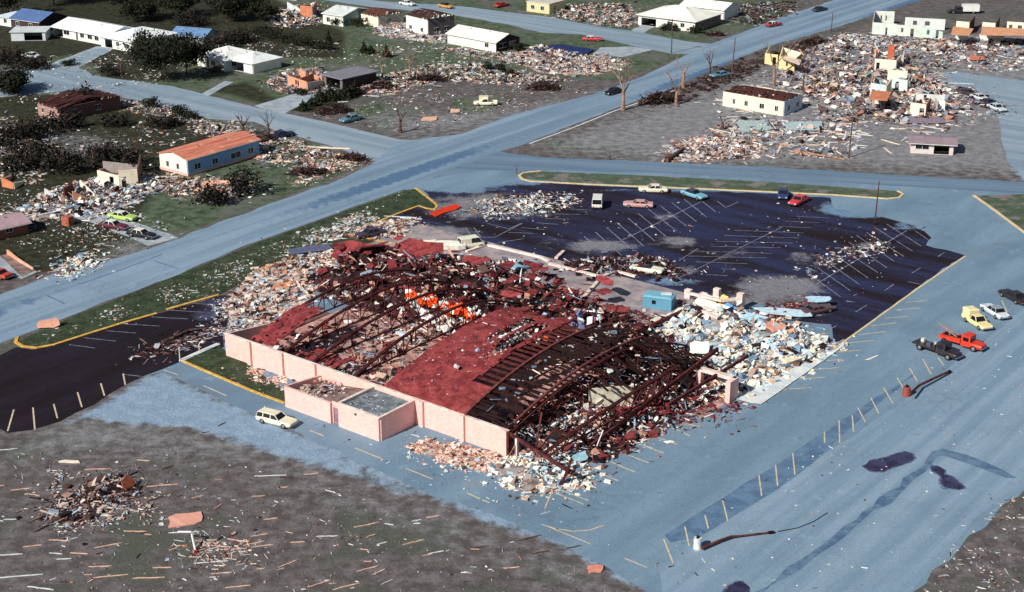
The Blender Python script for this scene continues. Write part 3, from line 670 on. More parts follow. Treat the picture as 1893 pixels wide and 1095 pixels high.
def truck(x1, y1, x2, y2, col, label, body='flatbed', name='truck', L=6.6, boxcol=None, group=None, z=.8):
    a, b = at(x1, y1, z), at(x2, y2, z); d = b - a; c = (a + b) / 2
    r = empty(name, (c.x, c.y, 0), math.atan2(d.y, d.x)); tag(r, label, 'truck', group)
    pm = paint(col); k = L / 6.6
    mb = MB(); mb.loft([ring(x * k, zb, zt, w) for x, zb, zt, w in ((1.0, .5, 1.15, .95), (2.2, .5, 1.15, .98), (2.9, .5, 1.1, .9), (3.2, .55, 1.05, .82), (3.3, .65, .95, .75))])
    mb.build('bonnet', pm, r)
    mb = MB(); mb.loft([[(x * k, -w, zb), (x * k, w, zb), (x * k, w * .86, zt), (x * k, -w * .86, zt)] for x, zb, zt, w in ((.3, .5, 2.0, 1.0), (.4, .5, 2.08, 1.0), (1.5, .5, 2.05, 1.0), (1.62, .5, 1.95, .98))])
    cab = mb.build('cab', pm, r)
    g = MB(); g.box(.6 * k, 1.4 * k, -.99, .99, 1.3, 1.82); g.box(1.55 * k, 1.66 * k, -.74, .74, 1.25, 1.85); g.box(.27 * k, .35 * k, -.6, .6, 1.35, 1.8); g.build('window_glass', M['glass'], cab)
    mb = MB(); mb.box(-3.2 * k, 3.0 * k, -.42, .42, .5, .68); mb.build('chassis', M['black'], r)
    if body == 'flatbed':
        mb = MB(); mb.box(-3.3 * k, .2 * k, -1.05, 1.05, .75, .92); mb.box(.08 * k, .2 * k, -1.0, 1.0, .92, 1.6); mb.build('load_deck', paint(C(52, 44, 48)), r)
        for i, (x, y, s_) in enumerate(((-2.6, .3, .5), (-1.2, -.4, .55), (-.5, .35, .5))):
            mb = MB(); mb.obox((x, y, .92 + s_ / 2), (s_, s_ * .9, s_), Matrix.Rotation(.4 * i, 3, 'Z')); mb.build('toolbox', paint(C(214, 212, 206) if i != 1 else C(70, 80, 110)), r)
    elif body == 'tow':
        mb = MB(); mb.loft([[(x * k, -1.0, .7), (x * k, 1.0, .7), (x * k, .95, zt), (x * k, -.95, zt)] for x, zt in ((-3.0, 1.15), (-1.6, 1.25), (.2, 1.3))]); mb.build('load_deck', pm, r)
        mb = MB(); mb.box(-2.6 * k, .1 * k, -.5, .5, 1.2, 1.34); mb.build('well', M['black'], r)
        mb = MB(); mb.bar((-.6 * k, -.35, 1.3), (-3.6 * k, -.1, 2.5), .16); mb.bar((-.6 * k, .35, 1.3), (-3.6 * k, .1, 2.5), .16); mb.bar((-1.6 * k, -.4, 1.3), (-2.0 * k, -.25, 1.9), .12); mb.bar((-1.6 * k, .4, 1.3), (-2.0 * k, .25, 1.9), .12); mb.build('crane_boom', paint(C(150, 130, 126)), r)
    else:
        mb = MB(); mb.box(-3.3 * k, .15 * k, -1.1, 1.1, .75, 2.6); bo = mb.build('cargo_box', paint(boxcol or col), r)
        mb = MB(); mb.box(-3.34 * k, -3.28 * k, -.95, .95, .85, 2.45); mb.build('rear_door', paint(C(150, 140, 120)), bo)
        mb = MB(); mb.box(-3.36 * k, .2 * k, -1.12, 1.12, 2.6, 2.68); mb.build('box_roof', paint(C(236, 220, 160) if boxcol is None else boxcol), bo)
    for fx in (-2.1, 2.2):
        for sy in (-1, 1):
            w = MB(); q = [(math.cos(t_ * math.pi / 8) * .45, math.sin(t_ * math.pi / 8) * .45) for t_ in range(16)]
            w.loft([[(fx * k + p, sy * .74, .45 + s_) for p, s_ in q], [(fx * k + p, sy * 1.02, .45 + s_) for p, s_ in q]]); wo = w.build('wheel', M['tyre'], r)
            h_ = MB(); h_.loft([[(fx * k + p * .55, sy * 1.02, .45 + s_ * .55) for p, s_ in q], [(fx * k + p * .45, sy * 1.04, .45 + s_ * .45) for p, s_ in q]]); h_.build('hubcap', M['rimsteel'], wo)
    mb = MB(); mb.loft([[(3.26 * k, y_, .52), (3.4 * k, y_, .52), (3.4 * k, y_, .7), (3.26 * k, y_, .7)] for y_ in (-.9, .9)]); mb.build('bumper', M['chrome'], r)
    for sy in (-.62, .62):
        mb = MB(); mb.loft([[(3.2 * k + e, sy + .14 * math.cos(t_ * math.pi / 4), .86 + .1 * math.sin(t_ * math.pi / 4)) for t_ in range(8)] for e in (0, .1)]); mb.build('headlight', M['lamp'], r)
    return r

# ================================================================== TREES
def leafcloud(mb_pts, n, size, cols, flat=.0):
    """n leaf clumps spread through a list of (centre, rx, ry, rz) lobes"""
    lob = mb_pts; vol = np.array([l[1] * l[2] * l[3] for l in lob]); idx = RNG.choice(len(lob), n, p=vol / vol.sum())
    c = np.array([l[0] for l in lob])[idx]; rr = np.array([l[1:] for l in lob])[idx]
    d = RNG.normal(0, 1, (n, 3)); d /= np.linalg.norm(d, axis=1)[:, None]
    p = c + d * rr * (RNG.random((n, 1)) ** .5) * RNG.choice([1, 1, 1, 1.35], (n, 1))
    nv = d + RNG.normal(0, .6, (n, 3)); nv /= np.linalg.norm(nv, axis=1)[:, None]
    t = np.cross(nv, RNG.normal(0, 1, (n, 3))); t /= np.linalg.norm(t, axis=1)[:, None]; u = np.cross(nv, t)
    s = size * RNG.uniform(.5, 1.35, (n, 1))
    v = np.stack([p - t * s, p - u * s * .6, p + t * s, p + u * s * .6], 1).reshape(-1, 3)
    ci = RNG.choice(len(cols), n); col = np.array(cols)[ci] * RNG.uniform(.6, 1.35, (n, 1))
    return v, col
def cards(name, v, col, mat, parent=None):
    n = len(v) // 4; me = bpy.data.meshes.new(name)
    me.vertices.add(len(v)); me.vertices.foreach_set('co', v.ravel())
    me.loops.add(n * 4); me.loops.foreach_set('vertex_index', np.arange(n * 4, dtype=np.int32))
    me.polygons.add(n); me.polygons.foreach_set('loop_start', np.arange(0, n * 4, 4, dtype=np.int32)); me.update(calc_edges=True); me.shade_flat()
    a = me.color_attributes.new('tint', 'FLOAT_COLOR', 'CORNER')
    a.data.foreach_set('color', np.concatenate([np.repeat(col, 4, 0), np.ones((n * 4, 1))], 1).astype(np.float32).ravel())
    return link(name, me, mat, parent)
LEAFCOL = [C(24, 30, 18), C(34, 42, 24), C(17, 18, 14), C(48, 52, 32)]
def limb(mb, p, d, L, r, depth, spread=.6, n=6, snapped=False):
    pts = [p]; rad = [r]; q = p.copy(); dd = d.copy()
    for i in range(3):
        dd = (dd + Vector((random.gauss(0, .12), random.gauss(0, .12), random.gauss(0.02, .06)))).normalized()
        q = q + dd * L / 3; pts.append(q.copy()); rad.append(r * (1 - .2 * (i + 1)))
    mb.tube(pts, rad, n)
    if depth > 0:
        for k in range(random.choice((2, 3))):
            s_ = pts[random.choice((2, 3))]
            nd = (dd + Vector((random.gauss(0, spread), random.gauss(0, spread), random.gauss(.1, spread * .5)))).normalized()
            limb(mb, s_, nd, L * random.uniform(.55, .8), r * .5, depth - 1, spread, max(4, n - 1))
def leafy_tree(x, y, h, rad, label, group=None, n=1500, z0=.28, cols=LEAFCOL, name='leafy_tree', leaf=.36):
    p = at(x, y); r = empty(name, p); tag(r, label, 'tree', group)
    mb = MB(); mb.tube([(0, 0, 0), (.05, 0, h * .2), (-.1, .1, h * .45), (.1, 0, h * .75)], [.3, .24, .17, .07], 8)
    for i in range(6):
        a = i * 1.05 + random.random(); z = h * random.uniform(.25, .5)
        limb(mb, Vector((0, 0, z)), Vector((math.cos(a), math.sin(a), .7)).normalized(), rad * .55, .1, 1)
    mb.build('trunk', M['bark'], r)
    lob = []
    for i in range(11):
        a = random.uniform(0, 6.28); q = rad * random.uniform(.25, .72); z = h * random.uniform(z0 + .08, .86)
        s_ = rad * random.uniform(.3, .52)
        lob.append(((q * math.cos(a), q * math.sin(a), z), s_, s_, s_ * random.uniform(.6, .9)))
    lob.append(((0, 0, h * .6), rad * .55, rad * .55, h * .3))
    v, c = leafcloud(lob, n, leaf, cols)
    cards('crown', v, c, M['leaf'], r)
    return r
def shrub(x, y, h, rad, label, group=None, n=500, cone=False, name='shrub', cols=LEAFCOL, leaf=.24):
    p = at(x, y); r = empty(name, p); tag(r, label, 'shrub' if not cone else 'conifer', group)
    mb = MB()
    for i in range(4 if not cone else 1):
        a = i * 1.6; mb.tube([(0, 0, 0), (.2 * math.cos(a) * rad, .2 * math.sin(a) * rad, h * .3), (.4 * math.cos(a) * rad * (not cone), .4 * math.sin(a) * rad * (not cone), h * .7)], [.07, .05, .02], 5)
    mb.build('stem', M['bark'], r)
    if cone: lob = [((random.gauss(0, .08), random.gauss(0, .08), h * t), rad * (1.05 - t), rad * (1.05 - t), h * .12) for t in (.12, .25, .38, .5, .62, .74, .86, .95)]
    else: lob = [((rad * random.uniform(-.5, .5), rad * random.uniform(-.5, .5), h * random.uniform(.35, .65)), rad * random.uniform(.35, .6), rad * random.uniform(.35, .6), h * random.uniform(.25, .38)) for i in range(7)]
    v, c = leafcloud(lob, n, leaf, cols); v[:, 2] = np.maximum(v[:, 2], .03)
    cards('crown', v, c, M['leaf'], r)
    return r
def bare_tree(x, y, h, label, group=None, depth=2, r0=.3, mat='bark', lean=(0, 0), forks=3, name='bare_tree'):
    p = at(x, y); r = empty(name, p); tag(r, label, 'tree', group)
    mb = MB(); top = Vector((lean[0] * h, lean[1] * h, h * .42))
    mb.tube([(0, 0, -.1), tuple(top * .3), tuple(top * .7), tuple(top)], [r0 * 1.25, r0, r0 * .85, r0 * .7], 9)
    mb.build('trunk', M[mat], r)
    mb = MB()
    for i in range(forks):
        a = i * 6.28 / forks + random.uniform(-.4, .4)
        limb(mb, top * random.uniform(.72, 1.0), Vector((math.cos(a) * .5, math.sin(a) * .5, 1)).normalized(), h * random.uniform(.32, .5), r0 * .5, depth, .5)
    mb.build('branches', M[mat], r)
    return r
def utility_pole(x, y, h, label, arms=1, lean=0.0, group=None, r0=.16):
    p = at(x, y); r = empty('utility_pole', p); tag(r, label, 'pole', group)
    r.rotation_euler = (0, lean, 0)
    mb = MB(); mb.tube([(0, 0, -.2), (0, 0, h * .5), (0, 0, h)], [r0, r0 * .85, r0 * .65], 8); mb.build('post', M['bark'], r)
    for i in range(arms):
        mb = MB(); mb.bar((-1.1, 0, h - .5 - i * .8), (1.1, 0, h - .5 - i * .8), .12, .14); ca = mb.build('crossarm', M['bark'], r)
        for s_ in (-1, -.5, .5, 1):
            mb = MB(); mb.tube([(s_, 0, h - .43 - i * .8), (s_, 0, h - .3 - i * .8)], [.05, .03], 6); mb.build('insulator', M['rimsteel'], ca)
    return r
# verges inside the kerbs
def verge(pts, z=.1, name='verge'):
    m = MB(); P = [at(x, y, 0) for x, y in pts]
    if sum(a.x * b.y - b.x * a.y for a, b in zip(P, P[1:] + P[:1])) < 0: P.reverse()
    m.prism(P, z)
    return tag(m.build(name, M['verge']), kind='structure')
n = N('verge_grass')
vc = n.mix(n.ramp(n.noise(.5, 5, .65), .35, .65), C(38, 50, 32), C(62, 76, 54)); vc = n.mix(n.ramp(n.noise(1.6, 5, .7), .56, .7), vc, C(112, 102, 98))
vc = n.grain(vc, 5, .35); M['verge'] = n.done(vc, .95, bump=(2.5, .6))
n = N('dusty_verge_grass')
vc = n.mix(n.ramp(n.noise(.4, 5, .65), .35, .65), C(66, 82, 62), C(86, 98, 82)); vc = n.mix(n.ramp(n.noise(.25, 5, .7), .5, .62), vc, C(124, 116, 118))
vc = n.grain(vc, 5, .35); M['verge2'] = n.done(vc, .95, bump=(2.5, .6))
verge([(1000, 318), (970, 321), (962, 326), (968, 331), (1100, 341), (1300, 349), (1540, 360), (1640, 367), (1660, 365), (1667, 360), (1655, 354), (1413, 337), (1200, 326)], .1).data.materials[0] = M['verge2']
verge([(1802, 363), (1895, 429), (1992, 503), (2080, 500), (2060, 372), (1893, 360)], .1).data.materials[0] = M['verge2']
verge([(770, 350), (785, 363), (802, 377), (806, 382), (800, 387), (775, 381), (740, 394), (690, 413), (648, 428), (640, 434), (690, 445), (745, 456), (700, 462), (610, 464), (560, 480), (480, 505), (404, 546), (308, 573), (150, 621), (68, 643), (42, 640), (31, 633), (90, 605), (220, 552), (350, 501), (478, 449), (634, 393), (751, 352)], .08)
verge([(338, 668), (420, 703), (472, 725), (527, 745), (532, 730), (455, 672), (410, 645), (404, 639), (368, 654)], .1)

# ================================================================== HOUSES
def rect_holes(w):
    return w
def wallmb(mb, a, b, h, t=.22, holes=(), hb=None, z0=0.0):
    """wall from a to b (2D), height h (hb at the far end); holes = (start, width, sill, head) along the wall"""
    a = Vector((a[0], a[1], 0)); b = Vector((b[0], b[1], 0)); d = b - a; L = d.length; d = d / L
    nrm = Vector((-d.y, d.x, 0)) * t / 2; hb = h if hb is None else hb
    H_ = lambda s: h + (hb - h) * s / L
    def seg(s0, s1, za, zb_, zc, zd):
        if s1 - s0 < .02: return
        p, q = a + d * s0, a + d * s1
        mb.hexa([(p - nrm) + Vector((0, 0, za)), (q - nrm) + Vector((0, 0, zb_)), (q + nrm) + Vector((0, 0, zb_)), (p + nrm) + Vector((0, 0, za)),
                 (p - nrm) + Vector((0, 0, zc)), (q - nrm) + Vector((0, 0, zd)), (q + nrm) + Vector((0, 0, zd)), (p + nrm) + Vector((0, 0, zc))])
    s = 0.0
    for (h0, w, sill, head) in sorted(holes):
        seg(s, h0, z0, z0, H_(h0) if s > 0 or True else h, H_(h0)) if False else seg(s, h0, z0, z0, H_(s), H_(h0))
        if sill > z0 + .02: seg(h0, h0 + w, z0, z0, sill, sill)
        if head < H_(h0 + w) - .05: seg(h0, h0 + w, head, head, H_(h0), H_(h0 + w))
        s = h0 + w
    seg(s, L, z0, z0, H_(s), H_(L))
def house(label, px, py, ang, L, Wd, h, wall, roof=None, rise=1.4, over=.45, wins=(), endwins=(), doors=(), garage=None, name='house', endwall=None, flip=False, cat='house', z=0.0, base=None, roofmat=None, chimney=None, frontcol=None, holes=None, wallmat=None):
    """P = corner seen nearest; local +x along the long front (towards ang), +y away from the camera"""
    p = at(px, py); r = empty(name, p, R(ang)); tag(r, label, cat)
    wm = wallmat or patchy('house_wall', tuple(v * .88 for v in wall), wall, .8, grain=(3, .12))
    hl = [(x, w, .95, 2.05) for x, w in wins] + [(x, w, .05, 2.1) for x, w in doors] + ([(garage[0], garage[1], .05, 2.2)] if garage else [])
    open_top = roof is None or roof[0] in ('none',)
    mb = MB(); wallmb(mb, (0, 0), (L, 0), h, holes=hl)
    fw = mb.build('wall', wm if frontcol is None else patchy('house_wall', tuple(v * .9 for v in frontcol), frontcol, .8, grain=(3, .12)), r)
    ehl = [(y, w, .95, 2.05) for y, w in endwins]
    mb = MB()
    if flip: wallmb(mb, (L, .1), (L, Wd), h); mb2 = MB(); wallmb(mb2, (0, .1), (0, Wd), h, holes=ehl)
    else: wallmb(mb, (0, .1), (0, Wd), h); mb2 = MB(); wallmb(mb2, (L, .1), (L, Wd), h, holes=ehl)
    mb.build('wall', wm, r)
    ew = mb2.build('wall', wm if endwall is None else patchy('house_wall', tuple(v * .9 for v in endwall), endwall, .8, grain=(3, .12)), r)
    mb = MB(); wallmb(mb, (L - .1, Wd), (.1, Wd), h); mb.build('wall', wm, r)
    mb = MB(); mb.box(.1, L - .1, .1, Wd - .1, 0, .04); mb.build('floor', M['black'] if not open_top else M['tarpink'], r)
    if base:
        mb = MB(); mb.box(-.16, L + .16, -.16, Wd + .16, 0, .55); mb.build('foundation', patchy('foundation', tuple(v * .85 for v in base), base, 1, grain=(3, .1)), r)
    for x, w in wins:
        f = MB(); f.box(x - .08, x + w + .08, -.16, -.1, 2.05, 2.15); f.box(x - .08, x + w + .08, -.18, -.1, .85, .95); f.box(x - .08, x, -.16, -.1, .95, 2.05); f.box(x + w, x + w + .08, -.16, -.1, .95, 2.05); f.box(x + w / 2 - .03, x + w / 2 + .03, -.1, -.04, .95, 2.05)
        fo = f.build('window', M['frame'], r); g = MB(); g.box(x, x + w, -.02, .02, .95, 2.05); g.build('pane', M['glass'], fo)
    for y, w in endwins:
        X = 0 if flip else L; s_ = -1 if flip else 1
        f = MB(); f.box(*sorted((X + s_ * .1, X + s_ * .16)), y - .08, y + w + .08, 2.05, 2.15); f.box(*sorted((X + s_ * .1, X + s_ * .18)), y - .08, y + w + .08, .85, .95); f.box(*sorted((X + s_ * .04, X + s_ * .1)), y + w / 2 - .03, y + w / 2 + .03, .95, 2.05)
        fo = f.build('window', M['frame'], r); g = MB(); g.box(X - .02, X + .02, y, y + w, .95, 2.05); g.build('pane', M['glass'], fo)
    for x, w in doors:
        f = MB(); f.box(x, x + w, -.06, -.02, .05, 2.1); do = f.build('door', M['door'], r); k = MB(); k.box(x + w - .18, x + w - .1, -.1, -.06, 1.0, 1.08); k.build('handle', M['rimsteel'], do)
    if roof:
        kind, col = roof[0], roof[1]
        rm = roofmat or patchy('house_roof', tuple(v * .86 for v in col), col, .5, grain=(2.5, .12), bump=(2, .3))
        o = over; mb = MB(); th = .12
        if kind == 'gable':
            m_ = Wd / 2
            def slab(y0, z0, y1, z1):
                mb.hexa([(-o, y0, z0), (L + o, y0, z0), (L + o, y1, z1), (-o, y1, z1), (-o, y0, z0 + th), (L + o, y0, z0 + th), (L + o, y1, z1 + th), (-o, y1, z1 + th)])
            e = h - rise * o / m_
            slab(-o, e, m_, h + rise); slab(Wd + o, e, m_, h + rise)
            ro = mb.build('roof', rm, r)
            for X in (0, L):
                gm = MB(); gm.loft([[(X - .1, 0.05, h), (X - .1, Wd - .05, h), (X - .1, m_, h + rise - .05)], [(X + .1, .05, h), (X + .1, Wd - .05, h), (X + .1, m_, h + rise - .05)]])
                gm.build('gable', wm if endwall is None else patchy('house_wall', tuple(v * .9 for v in endwall), endwall, .8), r)
        elif kind == 'hip':
            q = min(L, Wd) / 2; e = h
            A = [(-o, -o, e), (L + o, -o, e), (L + o, Wd + o, e), (-o, Wd + o, e)]
            if L >= Wd: T = [(q, Wd / 2, e + rise), (L - q, Wd / 2, e + rise)]; fs = [(0, 1, 5, 4), (1, 2, 5), (2, 3, 4, 5), (3, 0, 4)]
            else: T = [(L / 2, q, e + rise), (L / 2, Wd - q, e + rise)]; fs = [(0, 1, 4), (1, 2, 5, 4), (2, 3, 5), (3, 0, 4, 5)]
            mb.v = A + T
            for f in fs: mb.face(list(f))
            k = len(mb.v); mb.v += [(x, y, z_ - .14) for x, y, z_ in A]
            for i in range(4): mb.face([i, (i + 1) % 4, k + (i + 1) % 4, k + i])
            mb.face([k + 3, k + 2, k + 1, k])
            ro = mb.build('roof', rm, r)
        if kind in ('gable', 'hip'):
            for k_ in range(2):
                v_ = MB(); X = L * (.3 + .38 * k_); v_.tube([(X, Wd * .4, h + rise * .55), (X, Wd * .4, h + rise * .8 + .5)], [.11, .1], 8); v_.build('vent_pipe', M['rimsteel'], ro)
            v_ = MB(); v_.bar((-o, -o - .06, h - rise * o / (Wd / 2) * (kind == 'gable') - .02), (L + o, -o - .06, h - rise * o / (Wd / 2) * (kind == 'gable') - .02), .1, .1); v_.build('gutter', M['frame'], ro)
        elif kind == 'flat':
            mb.box(-o, L + o, -o, Wd + o, h, h + .25); ro = mb.build('roof', rm, r)
        elif kind == 'deck':              # roofing torn off: bare boards with gaps, rafters showing
            m_ = Wd / 2
            for sgn, y0, y1 in ((0, -o, m_), (1, Wd + o, m_)):
                nb = 26
                for i in range(nb):
                    for j in range(5):
                        if random.random() < (roof[2] if len(roof) > 2 else .3): continue
                        xa = -o + (L + 2 * o) * i / nb; xb = xa + (L + 2 * o) / nb
                        ta, tb = j / 5, (j + 1) / 5
                        ya, yb = y0 + (y1 - y0) * ta, y0 + (y1 - y0) * tb
                        za, zb_ = h - .1 + rise * ta, h - .1 + rise * tb
                        mb.hexa([(xa, ya, za), (xb, ya, za), (xb, yb, zb_), (xa, yb, zb_), (xa, ya, za + .06), (xb, ya, za + .06), (xb, yb, zb_ + .06), (xa, yb, zb_ + .06)])
            ro = mb.build('roof', rm, r)
            rf = MB()
            for i in range(int(L / 1.2)):
                x = .3 + i * 1.2; rf.bar((x, -.2, h - .16), (x, m_, h + rise - .2), .08, .14); rf.bar((x, Wd + .2, h - .16), (x, m_, h + rise - .2), .08, .14)
            rf.build('rafters', M['lumber'], r)
        elif kind == 'none':
            for i in range(max(3, int(L / 1.6))):
                x = .5 + i * 1.6
                if random.random() < .8: mb.bar((x, 0.1, h - .1), (x + random.gauss(0, .3), Wd - .1, h - .1 + random.gauss(0, .3)), .1, .16)
            ro = mb.build('rafters', M['lumber'], r)
        if chimney and kind != 'none':
            c_ = MB(); c_.box(chimney - .4, chimney + .4, Wd / 2 - .4, Wd / 2 + .4, h + rise * .5, h + rise + 1.0); c_.build('chimney', M['redbrick'], ro)
    return r
M['frame'] = patchy('window_frame', C(196, 200, 200), C(226, 228, 226), 2, grain=(5, .1))
M['door'] = patchy('door_paint', C(92, 84, 96), C(120, 110, 112), 2)
M['lumber'] = patchy('splintered_lumber', C(120, 84, 70), C(176, 134, 112), 1.5, grain=(5, .3))
M['darklumber'] = patchy('weathered_lumber', C(60, 36, 34), C(98, 66, 58), 1.5, grain=(5, .3))
M['salmonbrick'] = brick('salmon_brick', C(218, 158, 140), C(230, 176, 158), C(176, 122, 108))
M['redbrick'] = patchy('red_brick', C(150, 84, 66), C(186, 112, 92), 2, grain=(5, .25))
WHITE = C(240, 240, 232); CREAM = C(244, 234, 212)
n = N('salmon_roof_boards'); v = n.map((.15, 3.2, 1), 0)
col = n.mix(n.ramp(n.noise(1.0, 3, .6, v), .35, .65), C(172, 96, 78), C(224, 146, 122)); col = n.mix(n.math('MULTIPLY', n.ramp(n.noise(.5, 5), .55, .7), .7), col, C(226, 176, 156))
M['salmonboards'] = n.done(n.grain(col, 4, .2), .9)
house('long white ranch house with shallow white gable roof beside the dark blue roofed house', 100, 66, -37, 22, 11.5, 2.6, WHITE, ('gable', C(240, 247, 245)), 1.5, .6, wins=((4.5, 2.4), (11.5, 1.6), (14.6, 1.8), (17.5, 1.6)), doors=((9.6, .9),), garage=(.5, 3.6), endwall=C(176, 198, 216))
house('white hip roofed house with dark garage opening half hidden by the big dark tree', 188, 86, -37, 12.5, 15, 2.7, WHITE, ('hip', C(238, 247, 244)), 2.0, .6, wins=((6.2, 1.2), (9.4, 1.4)), garage=(1.6, 3.0))
house('small house with slate blue gable roof behind the big dark tree', 318, 80, -20, 10, 7, 2.4, C(170, 170, 176), ('gable', C(104, 136, 178)), 1.4, wins=((2, 1.2), (6, 1.2)), endwins=((2.5, 1.2),))
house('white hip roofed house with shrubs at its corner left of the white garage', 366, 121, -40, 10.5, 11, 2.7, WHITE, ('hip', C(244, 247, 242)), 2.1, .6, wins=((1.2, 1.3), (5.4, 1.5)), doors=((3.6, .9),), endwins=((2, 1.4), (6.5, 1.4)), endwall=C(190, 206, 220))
house('white garage with hip roof and open dark doorway at the driveway', 424, 128, -38, 8.5, 9.5, 2.5, WHITE, ('hip', C(236, 246, 247)), 1.7, .5, garage=(1.2, 4.2), cat='garage', name='garage')
house('dark brick house with its brown roof boards torn open beside the left street', 72, 213, -42, 8.5, 15.5, 2.9, C(168, 132, 124), ('deck', C(70, 38, 36), .35), 1.3, .4, wins=((1.6, 1.0), (4.8, 1.2)), endwins=((3, 1.3), (9, 1.3)), endwall=C(120, 84, 78))
house('long house with bare salmon roof boards and blue shaded side wall', 348, 326, 52, 18.6, 8.0, 3.3, C(240, 234, 220), ('gable', C(214, 134, 110)), .9, .4, wins=((1.6, 1.6), (6.2, 1.4), (11.0, 2.6), (15.6, 1.4)), endwins=((2.2, .8), (5.2, .8)), frontcol=C(136, 180, 226), base=C(226, 184, 174), flip=True, roofmat=M['salmonboards'])  # frontcol puts the side's blue shade into the wall colour
house('open carport with flat grey roof beside the pink walled ruin', 600, 158, -43, 6.6, 10.5, 2.5, C(120, 112, 112), ('flat', C(128, 128, 140)), 0, .7, garage=(.8, 5.0), cat='carport', name='carport', endwall=C(70, 56, 56))
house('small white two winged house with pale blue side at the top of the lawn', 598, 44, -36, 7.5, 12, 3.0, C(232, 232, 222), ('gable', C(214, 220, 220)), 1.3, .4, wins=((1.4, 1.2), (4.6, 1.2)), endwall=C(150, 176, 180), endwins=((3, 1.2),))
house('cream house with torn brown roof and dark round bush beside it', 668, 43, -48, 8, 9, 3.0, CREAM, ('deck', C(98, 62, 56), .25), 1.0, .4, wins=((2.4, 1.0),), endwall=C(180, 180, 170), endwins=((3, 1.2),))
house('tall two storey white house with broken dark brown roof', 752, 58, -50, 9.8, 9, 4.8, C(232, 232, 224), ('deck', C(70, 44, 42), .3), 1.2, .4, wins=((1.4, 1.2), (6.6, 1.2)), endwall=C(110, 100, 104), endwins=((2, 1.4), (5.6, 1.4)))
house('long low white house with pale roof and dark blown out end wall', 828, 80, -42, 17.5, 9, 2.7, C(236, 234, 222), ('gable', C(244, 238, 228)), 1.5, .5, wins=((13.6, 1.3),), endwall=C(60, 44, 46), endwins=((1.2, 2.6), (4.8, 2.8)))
house('cream box house at the far street edge', 974, 21, -36, 8, 8, 2.8, C(216, 206, 160), ('flat', C(206, 200, 190)), 0, .2, wins=((1.6, 1.2), (5, 1.2)), endwins=((2, 1.6),))
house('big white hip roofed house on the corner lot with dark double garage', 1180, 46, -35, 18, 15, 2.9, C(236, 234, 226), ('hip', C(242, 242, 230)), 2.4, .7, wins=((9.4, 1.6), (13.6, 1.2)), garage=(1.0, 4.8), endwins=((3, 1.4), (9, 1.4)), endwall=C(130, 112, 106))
house('white house with pale roof close behind the corner lot house', 1258, 28, -35, 14, 9, 3.0, C(232, 230, 226), ('gable', C(238, 236, 232)), 1.3, .4, wins=((6, 1.0), (9, 1.0)))
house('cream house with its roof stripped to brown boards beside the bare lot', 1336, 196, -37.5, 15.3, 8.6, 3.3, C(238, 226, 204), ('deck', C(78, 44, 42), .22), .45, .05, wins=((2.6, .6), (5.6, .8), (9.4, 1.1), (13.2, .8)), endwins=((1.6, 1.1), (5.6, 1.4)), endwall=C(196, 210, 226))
house('small shed house with faded lavender roof and dark open front', 1684, 283, -12, 8.2, 5.6, 2.3, C(214, 202, 200), ('gable', C(150, 132, 142)), .5, .7, wins=((.8, 2.6),), doors=(), garage=(4.4, 3.0), name='shed', cat='shed')
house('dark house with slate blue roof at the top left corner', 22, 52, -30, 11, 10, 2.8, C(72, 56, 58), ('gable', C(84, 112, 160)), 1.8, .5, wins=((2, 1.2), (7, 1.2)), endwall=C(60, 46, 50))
house('small white house at the left edge below the slate roof', -4, 46, -34, 7.5, 8, 2.5, C(214, 222, 224), ('hip', C(196, 210, 220)), 1.2, .4, wins=((3, 1.2),))
house('low white carport wing standing before the long ranch house', 22, 76, 4, 9, 6.5, 2.3, C(206, 214, 220), ('flat', C(206, 214, 220)), 0, .4, garage=(3.4, 4.8), name='carport', cat='carport')
house('house with lilac and blue roof sheets cut by the left edge', -40, 452, 42, 9, 6, 2.0, C(150, 96, 84), ('gable', C(176, 150, 158)), .8, .6, endwall=C(150, 90, 80), wins=((5, 1.2),))
house('pale house high at the top edge left of the street junction', 500, -4, -30, 10, 8, 2.8, C(190, 204, 214), ('gable', C(206, 214, 216)), 1.2, .4, wins=((2, 1.4), (6, 1.4)))

# ruins: what is left standing is walls
def ruin(label, walls, cat='ruined house', name='ruined_house', floor=None, roofs=()):
    o = at(*walls[0][0]); r = empty(name, o); tag(r, label, cat)
    L_ = lambda p: (at(*p) - o)
    for w in walls:
        a, b, h, col = w[:4]; holes = w[4] if len(w) > 4 else (); hb = w[5] if len(w) > 5 else None
        mb = MB(); A, B = L_(a), L_(b); ln = (B - A).length
        wallmb(mb, (A.x, A.y), (B.x, B.y), h, .24, [(s * ln, ww * ln, z0, z1) for s, ww, z0, z1 in holes], hb)
        mb.build('wall', patchy('ruin_wall', tuple(v * .85 for v in col), col, .8, grain=(3, .15)), r)
    if floor:
        mb = MB(); P = [L_(p) + Vector((0, 0, .0)) for p in floor]
        if sum(a.x * b.y - b.x * a.y for a, b in zip(P, P[1:] + P[:1])) < 0: P.reverse()
        mb.prism(P, .08); mb.build('floor', M['tarpink'], r)
    for pts, z, col in roofs:
        mb = MB(); P = [L_(p) for p in pts]
        P = [at(p[0], p[1], z) - o for p in pts]
        if sum(a.x * b.y - b.x * a.y for a, b in zip(P, P[1:] + P[:1])) < 0: P.reverse()
        mb.prism(P, .14); mb.build('roof', patchy('ruin_roof', tuple(v * .8 for v in col), col, .7, grain=(3, .2)), r)
    return r
PK = C(222, 160, 132); YL = C(232, 214, 160); OR = C(206, 132, 98); TEAL = C(198, 218, 208)
